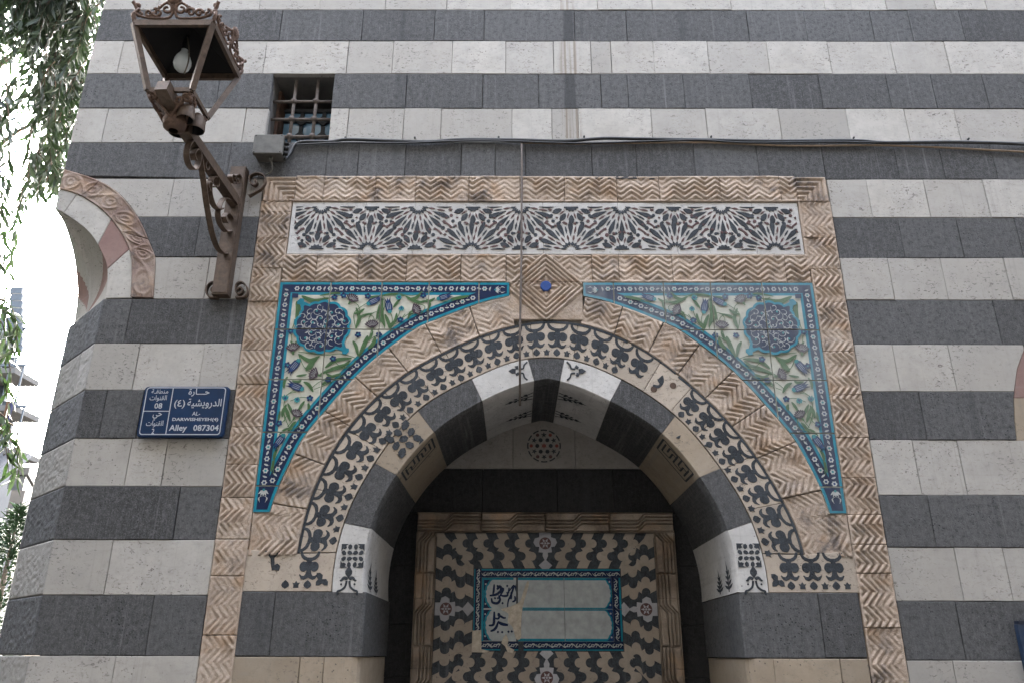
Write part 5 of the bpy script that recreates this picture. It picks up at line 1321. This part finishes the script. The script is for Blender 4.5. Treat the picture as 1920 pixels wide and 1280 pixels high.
# dense curtain high on the left, thinning to single strands
for k in range(620):
    px = rl.triangular(-50, 225, 145); py = rl.uniform(-190, 320)
    if px < 58 and 40 < py and rl.random() < .82: continue
    if py > 200 and (px < 70 or px > 165): continue
    L = rl.uniform(.14, .28) if py > 140 else rl.uniform(.25, .48)
    spray(at(px, py, rl.uniform(4.9, 6.8)), L, int(L*58), (rl.uniform(-.6, .6), rl.uniform(-.3, .3), -.2), .108)
for k in range(150): spray(at(rl.uniform(-40, 165), rl.uniform(-190, 5), rl.uniform(4.9, 6.2)), rl.uniform(.22, .4), 20, (rl.uniform(-.6, .6), 0, -.1), .108)
for px, py, L, n in ((5, 120, .9, 24), (18, 150, .75, 18), (-10, 200, .9, 22), (35, 210, .55, 14), (55, 300, .35, 9), (75, 280, .30, 10), (20, 330, .35, 8), (50, 350, .25, 6), (8, 400, .5, 14), (-8, 430, .6, 16), (10, 470, .4, 10), (95, 280, .3, 9)):
    spray(at(px, py, rl.uniform(4.6, 5.2)), L, n, (rl.uniform(-.2, .3), 0, -.6))
for px, py, L, n in ((12, 180, .8, 30), (28, 260, .7, 26), (45, 330, .5, 18), (0, 330, .7, 30), (15, 430, .5, 20), (5, 500, .4, 16), (60, 240, .5, 20), (-5, 90, 1.0, 36)): spray(at(px, py, rl.uniform(4.4, 5.2)), L, n, (rl.uniform(-.2, .3), 0, -.6), .11)
for k in range(15): spray(at(rl.uniform(-20, 62) if k % 2 else rl.uniform(-25, 15), rl.uniform(120, 560), rl.uniform(4.3, 5.2)), rl.uniform(.25, .5), rl.randint(10, 16), (rl.uniform(-.3, .4), 0, -.5), .115)
for px, py in ((-12, 575), (-20, 590), (-5, 560), (2, 580)): spray(at(px, py, 4.2), .30, 12, (1.4, 0, .05), .115)
for px, py in ((-12, 665), (-8, 690), (-5, 640)): spray(at(px, py, 4.3), .34, 9, (.6, 0, -.1), .115)
for px, py in ((-10, 770), (-15, 795), (12, 790), (0, 810)): spray(at(px, py, 4.2), .30, 9, (1.3, 0, -.05), .115)
twigs.build('twigs', BARK, TR)['kind'] = 'stuff'
LB_ = [[(-4.9, 2.3, 6.2), (-4.4, 2.1, 6.5), (-3.9, 1.9, 6.6), (-3.4, 1.8, 6.5)], [(-5.2, 2.6, 4.8), (-4.8, 2.5, 5.5), (-4.4, 2.4, 5.9), (-4.0, 2.3, 6.0)]]
for p in LB_: MB().tube(smooth_path(p, 4), [.035-.0024*k for k in range(13)], 7).build('limb', BARK, TR)
def project(p):
    q = np.array(p)-np.array([0, -CAM_D, CAM_H]); w = float(q@AF)
    return (960+CAM_F*float(q@AR)/w, 640-CAM_F*float(q@AU)/w) if w > .2 else None
crown = MB()                      # unseen rest of the crown, leaves added to shade the chamfered corner and lane
for k in range(26000):
    c = ((-5.9, 1.0, 4.6), (-6.4, 3.2, 6.4), (-5.4, -1.2, 4.2), (-5.2, 3.2, 4.8), (-4.9, 1.7, 3.7), (-6.4, 4.8, 5.2), (-4.6, .3, 2.8), (-6.6, 3.6, 3.2))[k % 8]; a = Vector((rl.gauss(0, 1), rl.gauss(0, 1), rl.gauss(0, 1))).normalized()*rl.random()**.4
    p = Vector((c[0]+a.x*1.5, c[1]+a.y*2.1, c[2]+a.z*2.0)); uv = project(p)
    if uv is not None and uv[0] > -60: continue
    d = Vector((rl.uniform(-.6, .6), rl.uniform(-.6, .6), -1)).normalized(); sd = d.cross(Vector((rl.uniform(-1, 1), rl.uniform(-1, 1), .2))).normalized(); L = rl.uniform(.16, .30)
    crown.add([tuple(p), tuple(p+d*L*.4+sd*.05), tuple(p+d*L), tuple(p+d*L*.4-sd*.05)], [(0, 1, 2, 3)])
crown.build('crown', LEAF.m, TR)['kind'] = 'stuff'
rl.shuffle(LEAVES)
sm_ = MB()
for k, (v, f) in enumerate(LEAVES):
    if k < 290: MB().add([tuple(p) for p in v], f, 0, True).build('leaf', LEAF.m, TR)
    else: sm_.add([tuple(p) for p in v], f, 0, True)
sm_.build('foliage', LEAF.m, TR)['kind'] = 'stuff'

# ------------------------------------------------------------------ houses far down the lane
def far(px, py, y): x, z = W(px, py, y); return x, z
B1 = tag(empty('apartment_block', (-14, 14, 0)), 'white apartment block with blue louvred balcony screen behind the tree', 'building')
WHITE = mat_plain('grey_white_render', (.07, .07, .072), .8, .12, 3); LOUV = mat_plain('blue_grey_shutter', (.018, .026, .035), .5, .2, 10); CONC = mat_plain('balcony_concrete', (.055, .053, .05), .9, .2, 6)
Y1 = 14.0; FL = [(533, 16), (590, 22), (650, 30), (705, 34), (760, 34), (815, 30), (870, 26), (930, 18), (1010, 10), (1230, 10)]
for (ya, pa), (yb_, pb) in zip(FL[:-1], FL[1:]):
    zt, zb = far(20, ya, Y1)[1], far(20, yb_, Y1)[1]; xr = far(pa, (ya+yb_)/2, Y1+3)[0]
    MB().box(xr-7, xr, Y1, Y1+3, max(zb, 0), zt).build('wall', WHITE, B1)
x0, z1 = far(20, 538, Y1-1.0); x1, z0 = far(43, 660, Y1-1.0)
m = MB(); nsl = 9
for k in range(nsl): za = z0+(z1-z0)*(k+.5)/nsl; pyk = 660-122*(k+.5)/nsl; x0, x1 = far(20, pyk, Y1-1)[0], far(42, pyk, Y1-1)[0]; m = MB(); m.box(x0, x1, Y1-1.02, Y1-.96, z0+(z1-z0)*k/nsl, z0+(z1-z0)*(k+.9)/nsl); m.build('louvre_panel', LOUV, B1)
MB().box(x0-2.5, x0+.12, Y1-.95, Y1, z0-.15, z0-.01).build('balcony_slab', CONC, B1)
for yy in (690, 760, 840):
    a, b = far(30, yy, Y1-.9); MB().box(a-4, a+.02, Y1-.95, Y1, b-.12, b).build('balcony_slab', CONC, B1)
    m = MB()
    for k in range(7): m.box(a-1.84+.3*k, a-1.81+.3*k, Y1-.93, Y1-.90, b+.001, b+.9)
    m.box(a-4, a+.015, Y1-.94, Y1-.89, b+.9, b+.96); m.build('railing', LOUV, B1)
for px, py in ((6, 640), (10, 715), (14, 800)):
    a, b = far(px, py, Y1-.02); f = MB().box(a-.5, a+.10, Y1-.06, Y1+.02, b-.7, b+.6).build('window', LOUV, B1)
a, b = far(3, 648, Y1-.7); MB().box(a-.75, a+.06, Y1-.75, Y1-.4, b-.35, b+.35).build('air_conditioner', mat_plain('ac_white', (.09, .09, .09), .5), B1)
MB().block(disc(a-.3, b, .26, 18), Y1-.77, .03, .01).build('fan_grille', LOUV, B1)
for nm, px, py, c, lab in (('hanging_cloth', 8, 782, (.07, .034, .018), 'orange cloth hung from the white apartment block balcony'), ('hanging_cloth', 14, 785, (.02, .02, .05), 'dark cloth hung beside the orange one on the white block')):
    a, b = far(px, py, Y1-1.1); n = 9; P = np.zeros((n, 6, 3))
    for i in range(n):
        for j in range(6): P[i, j] = (a-.04+.08*i/(n-1), Y1-1.1+.02*math.sin(i*1.7+j*.4), b+.35-.7*j/5)
    tag(MB().grid(P).build(nm, mat_plain('cloth_'+str(px), c, .9, .2, 5)), lab, 'laundry')
a, b = far(14, 880, Y1-1.5); aw = empty('corrugated_awning', (a, Y1-1.5, b), B1)
P = np.zeros((60, 2, 3))
for i in range(60): P[i, 0] = (a+.45-1.8*0+.0, Y1-1.9+.0*i, 0); P[i, 0] = (a-2.0+2.1*i/59, Y1-2.0, b-.55+.045*math.sin(i*1.9)); P[i, 1] = (a-2.0+2.1*i/59, Y1-.95, b+.45+.045*math.sin(i*1.9))
MB().grid(P[::-1]).build('sheet', mat_plain('grey_tin', (.03, .03, .033), .5, .4, 6), aw)

B2 = tag(empty('bay_windowed_house', (-19, 18, 0)), 'beige house with angled glazed bay and dark rooftop glazing', 'building')
Y2 = 19.0; ST = mat_plain('beige_house_stone', (.075, .07, .064), .85, .12, 2); GLS = mat_plain('dark_window_glass', (.02, .026, .032), .35, .2, 2, .6); ALU = mat_plain('pale_window_frame', (.12, .125, .125), .5)
xb0 = far(-20, 900, Y2)[0]; xm = far(38, 960, Y2)[0]; xe_ = far(56, 960, Y2+2)[0]; ztop = far(40, 888, Y2)[1]; zroof = far(40, 918, Y2)[1]; zflo = far(40, 985, Y2)[1]
plan = [(xb0-6, Y2), (xm, Y2), (xe_, Y2+2.2), (xe_-.4, Y2+4), (xb0-6, Y2+4)]
def prism(plan, z0, z1, name, mat, parent):
    n = len(plan); v = [(x, y, z) for z in (z0, z1) for x, y in plan]
    MB().add(v, [(i, (i+1) % n, n+(i+1) % n, n+i) for i in range(n)]+[tuple(range(n))[::-1], tuple(range(n, 2*n))]).build(name, mat, parent)
prism(plan, 0, zroof, 'wall', ST, B2)
pl2 = [(x-.25 if k in (2, 3) else x-.2 if k == 1 else x, y+.2) for k, (x, y) in enumerate(plan)]
prism(pl2, zroof+.002, ztop, 'rooftop_glazing', GLS, B2); prism([(x+(.15 if k in (1, 2, 3) else 0), y-.15) for k, (x, y) in enumerate(pl2)], ztop, ztop+.22, 'roof', CONC, B2)
def win(px0, px1, py0, py1, y):
    a, b = far(px0, py1, y); c, d = far(px1, py0, y); f = MB().box(a, c, y-.05, y+.02, b, d).build('window', ALU, B2); MB().box(a+.08, c-.08, y-.07, y-.052, b+.08, d-.08).build('pane', GLS, f)
for q in ((2, 12, 945, 978), (20, 28, 942, 976), (31, 38, 944, 978), (4, 14, 905, 920), (6, 20, 1010, 1040)): win(*q, Y2-.01)
e0, e1 = Vector((xm, Y2, 0)), Vector((xe_, Y2+2.2, 0)); zz0, zz1 = zroof-2.4, zroof-.9
for t0, t1 in ((.10, .42), (.55, .9)):
    p, q = e0.lerp(e1, t0), e0.lerp(e1, t1); nrm = Vector((e1.y-e0.y, -(e1.x-e0.x), 0)).normalized()*.05
    v = [(*(p+nrm*s)[:2], z) for s in (0, 1) for z in (zz0, zz1)]+[(*(q+nrm*s)[:2], z) for s in (0, 1) for z in (zz0, zz1)]
    MB().add(v, [(0, 1, 3, 2), (4, 6, 7, 5), (2, 3, 7, 6), (1, 5, 7, 3), (0, 2, 6, 4)]).build('window', GLS, B2)
prism([(x+.12 if k in (1, 2, 3) else x, y-.12) for k, (x, y) in enumerate(plan)], zflo-.15, zflo+.1, 'string_course', CONC, B2)

# ------------------------------------------------------------------ small tree down the lane
T2 = tag(empty('street_tree', (-9.5, 9, 0)), 'feathery light green tree in front of the beige house', 'tree')
ta = at(8, 1080, 13.5); T2.location = (ta.x, ta.y, 0); WLOC[T2.name] = Vector((ta.x, ta.y, 0))
MB().tube([(ta.x, ta.y, 0), (ta.x+.03, ta.y, 1.2), (ta.x, ta.y, 2.6), (ta.x, ta.y, 3.6)], [.09, .075, .05, .01], 8).build('trunk', BARK, T2)
cr = MB(); L2 = NT('feathery_leaf'); L2.fin(L2.mix(L2.ramp(L2.noise(2.2, 3), (.35, 0.0), (.65, 1.0)), (.018, .036, .018), (.038, .065, .026)), .7, .2)
for k in range(2600):
    h = rl.random()**.8; zc_ = 1.0+h*2.95; rr = (1.02*(1-h)**.75+.05)*math.sqrt(rl.random())*(.75+.35*math.sin(h*23+rl.random())); q = rl.uniform(0, TAU)
    p = Vector((ta.x+rr*math.cos(q), ta.y+rr*math.sin(q), zc_+rl.uniform(-.1, .1))); d = Vector((math.cos(q), math.sin(q), rl.uniform(-.3, .9))).normalized(); s = d.cross(Vector((rl.uniform(-1, 1), rl.uniform(-1, 1), 1))).normalized()
    L = rl.uniform(.08, .18); cr.add([tuple(p-s*.018), tuple(p+s*.018), tuple(p+d*L+s*.006), tuple(p+d*L-s*.006)], [(0, 1, 2, 3)])
cr.build('crown', L2.m, T2)

# ------------------------------------------------------------------ unseen house added behind the viewer to keep low sky off the facade
OP = tag(empty('sky_blocking_house', (0, -4.75, 0)), 'added unseen dark house across the lane, blocking low sky from the striped building', 'building')
OPM = mat_plain('dark_house_stone', (.024, .024, .024), .9, .25, 2)
MB().box(-22, 16, -11, -4.75, 0, 9.8).build('wall', OPM, OP)
MB().box(-16, -6.5, -4.745, -.5, 0, 8.6).build('sky_blocking_wing', OPM, OP); MB().box(6.5, 16, -4.745, -.3, 0, 8.6).build('sky_blocking_wing', OPM, OP)      # wings added to block sky glow along the lane
for i in range(6):
    for z in (1.2, 4.6):
        f = MB().box(-14.4+5.1*i, -13.2+5.1*i, -4.75, -4.69, z, z+1.7).build('window', LOUV, OP); MB().box(-14.3+5.1*i, -13.3+5.1*i, -4.689, -4.675, z+.1, z+1.6).build('pane', GLS, f)
MB().box(-22.3, 16.3, -11.2, -4.6, 9.802, 10).build('roof', OPM, OP)

# ------------------------------------------------------------------ blue metal post end, right edge
bx, bz = W(1908, 1163, -.03); 
BP = tag(empty('blue_door_leaf', (bx+.2, -.10, 0)), 'corner of a blue painted metal shutter leaf at the right edge', 'shutter')
BLU = mat_plain('chipped_blue_paint', (.005, .028, .075), .5, .3, 14, .4, 0, .002, (.05, .05, .05))
MB().box(bx+.004, bx+.42, -.026, -.006, .3, bz-.012).build('leaf_panel', BLU, BP)
MB().box(bx, bx+.43, -.032, -.004, bz-.011, bz).build('top_rail', mat_plain('dark_blue_edge', (.012, .016, .03), .6), BP)
MB().box(bx-.004, bx+.022, -.030, -.005, .3, bz-.013).build('edge_stile', BLU, BP)
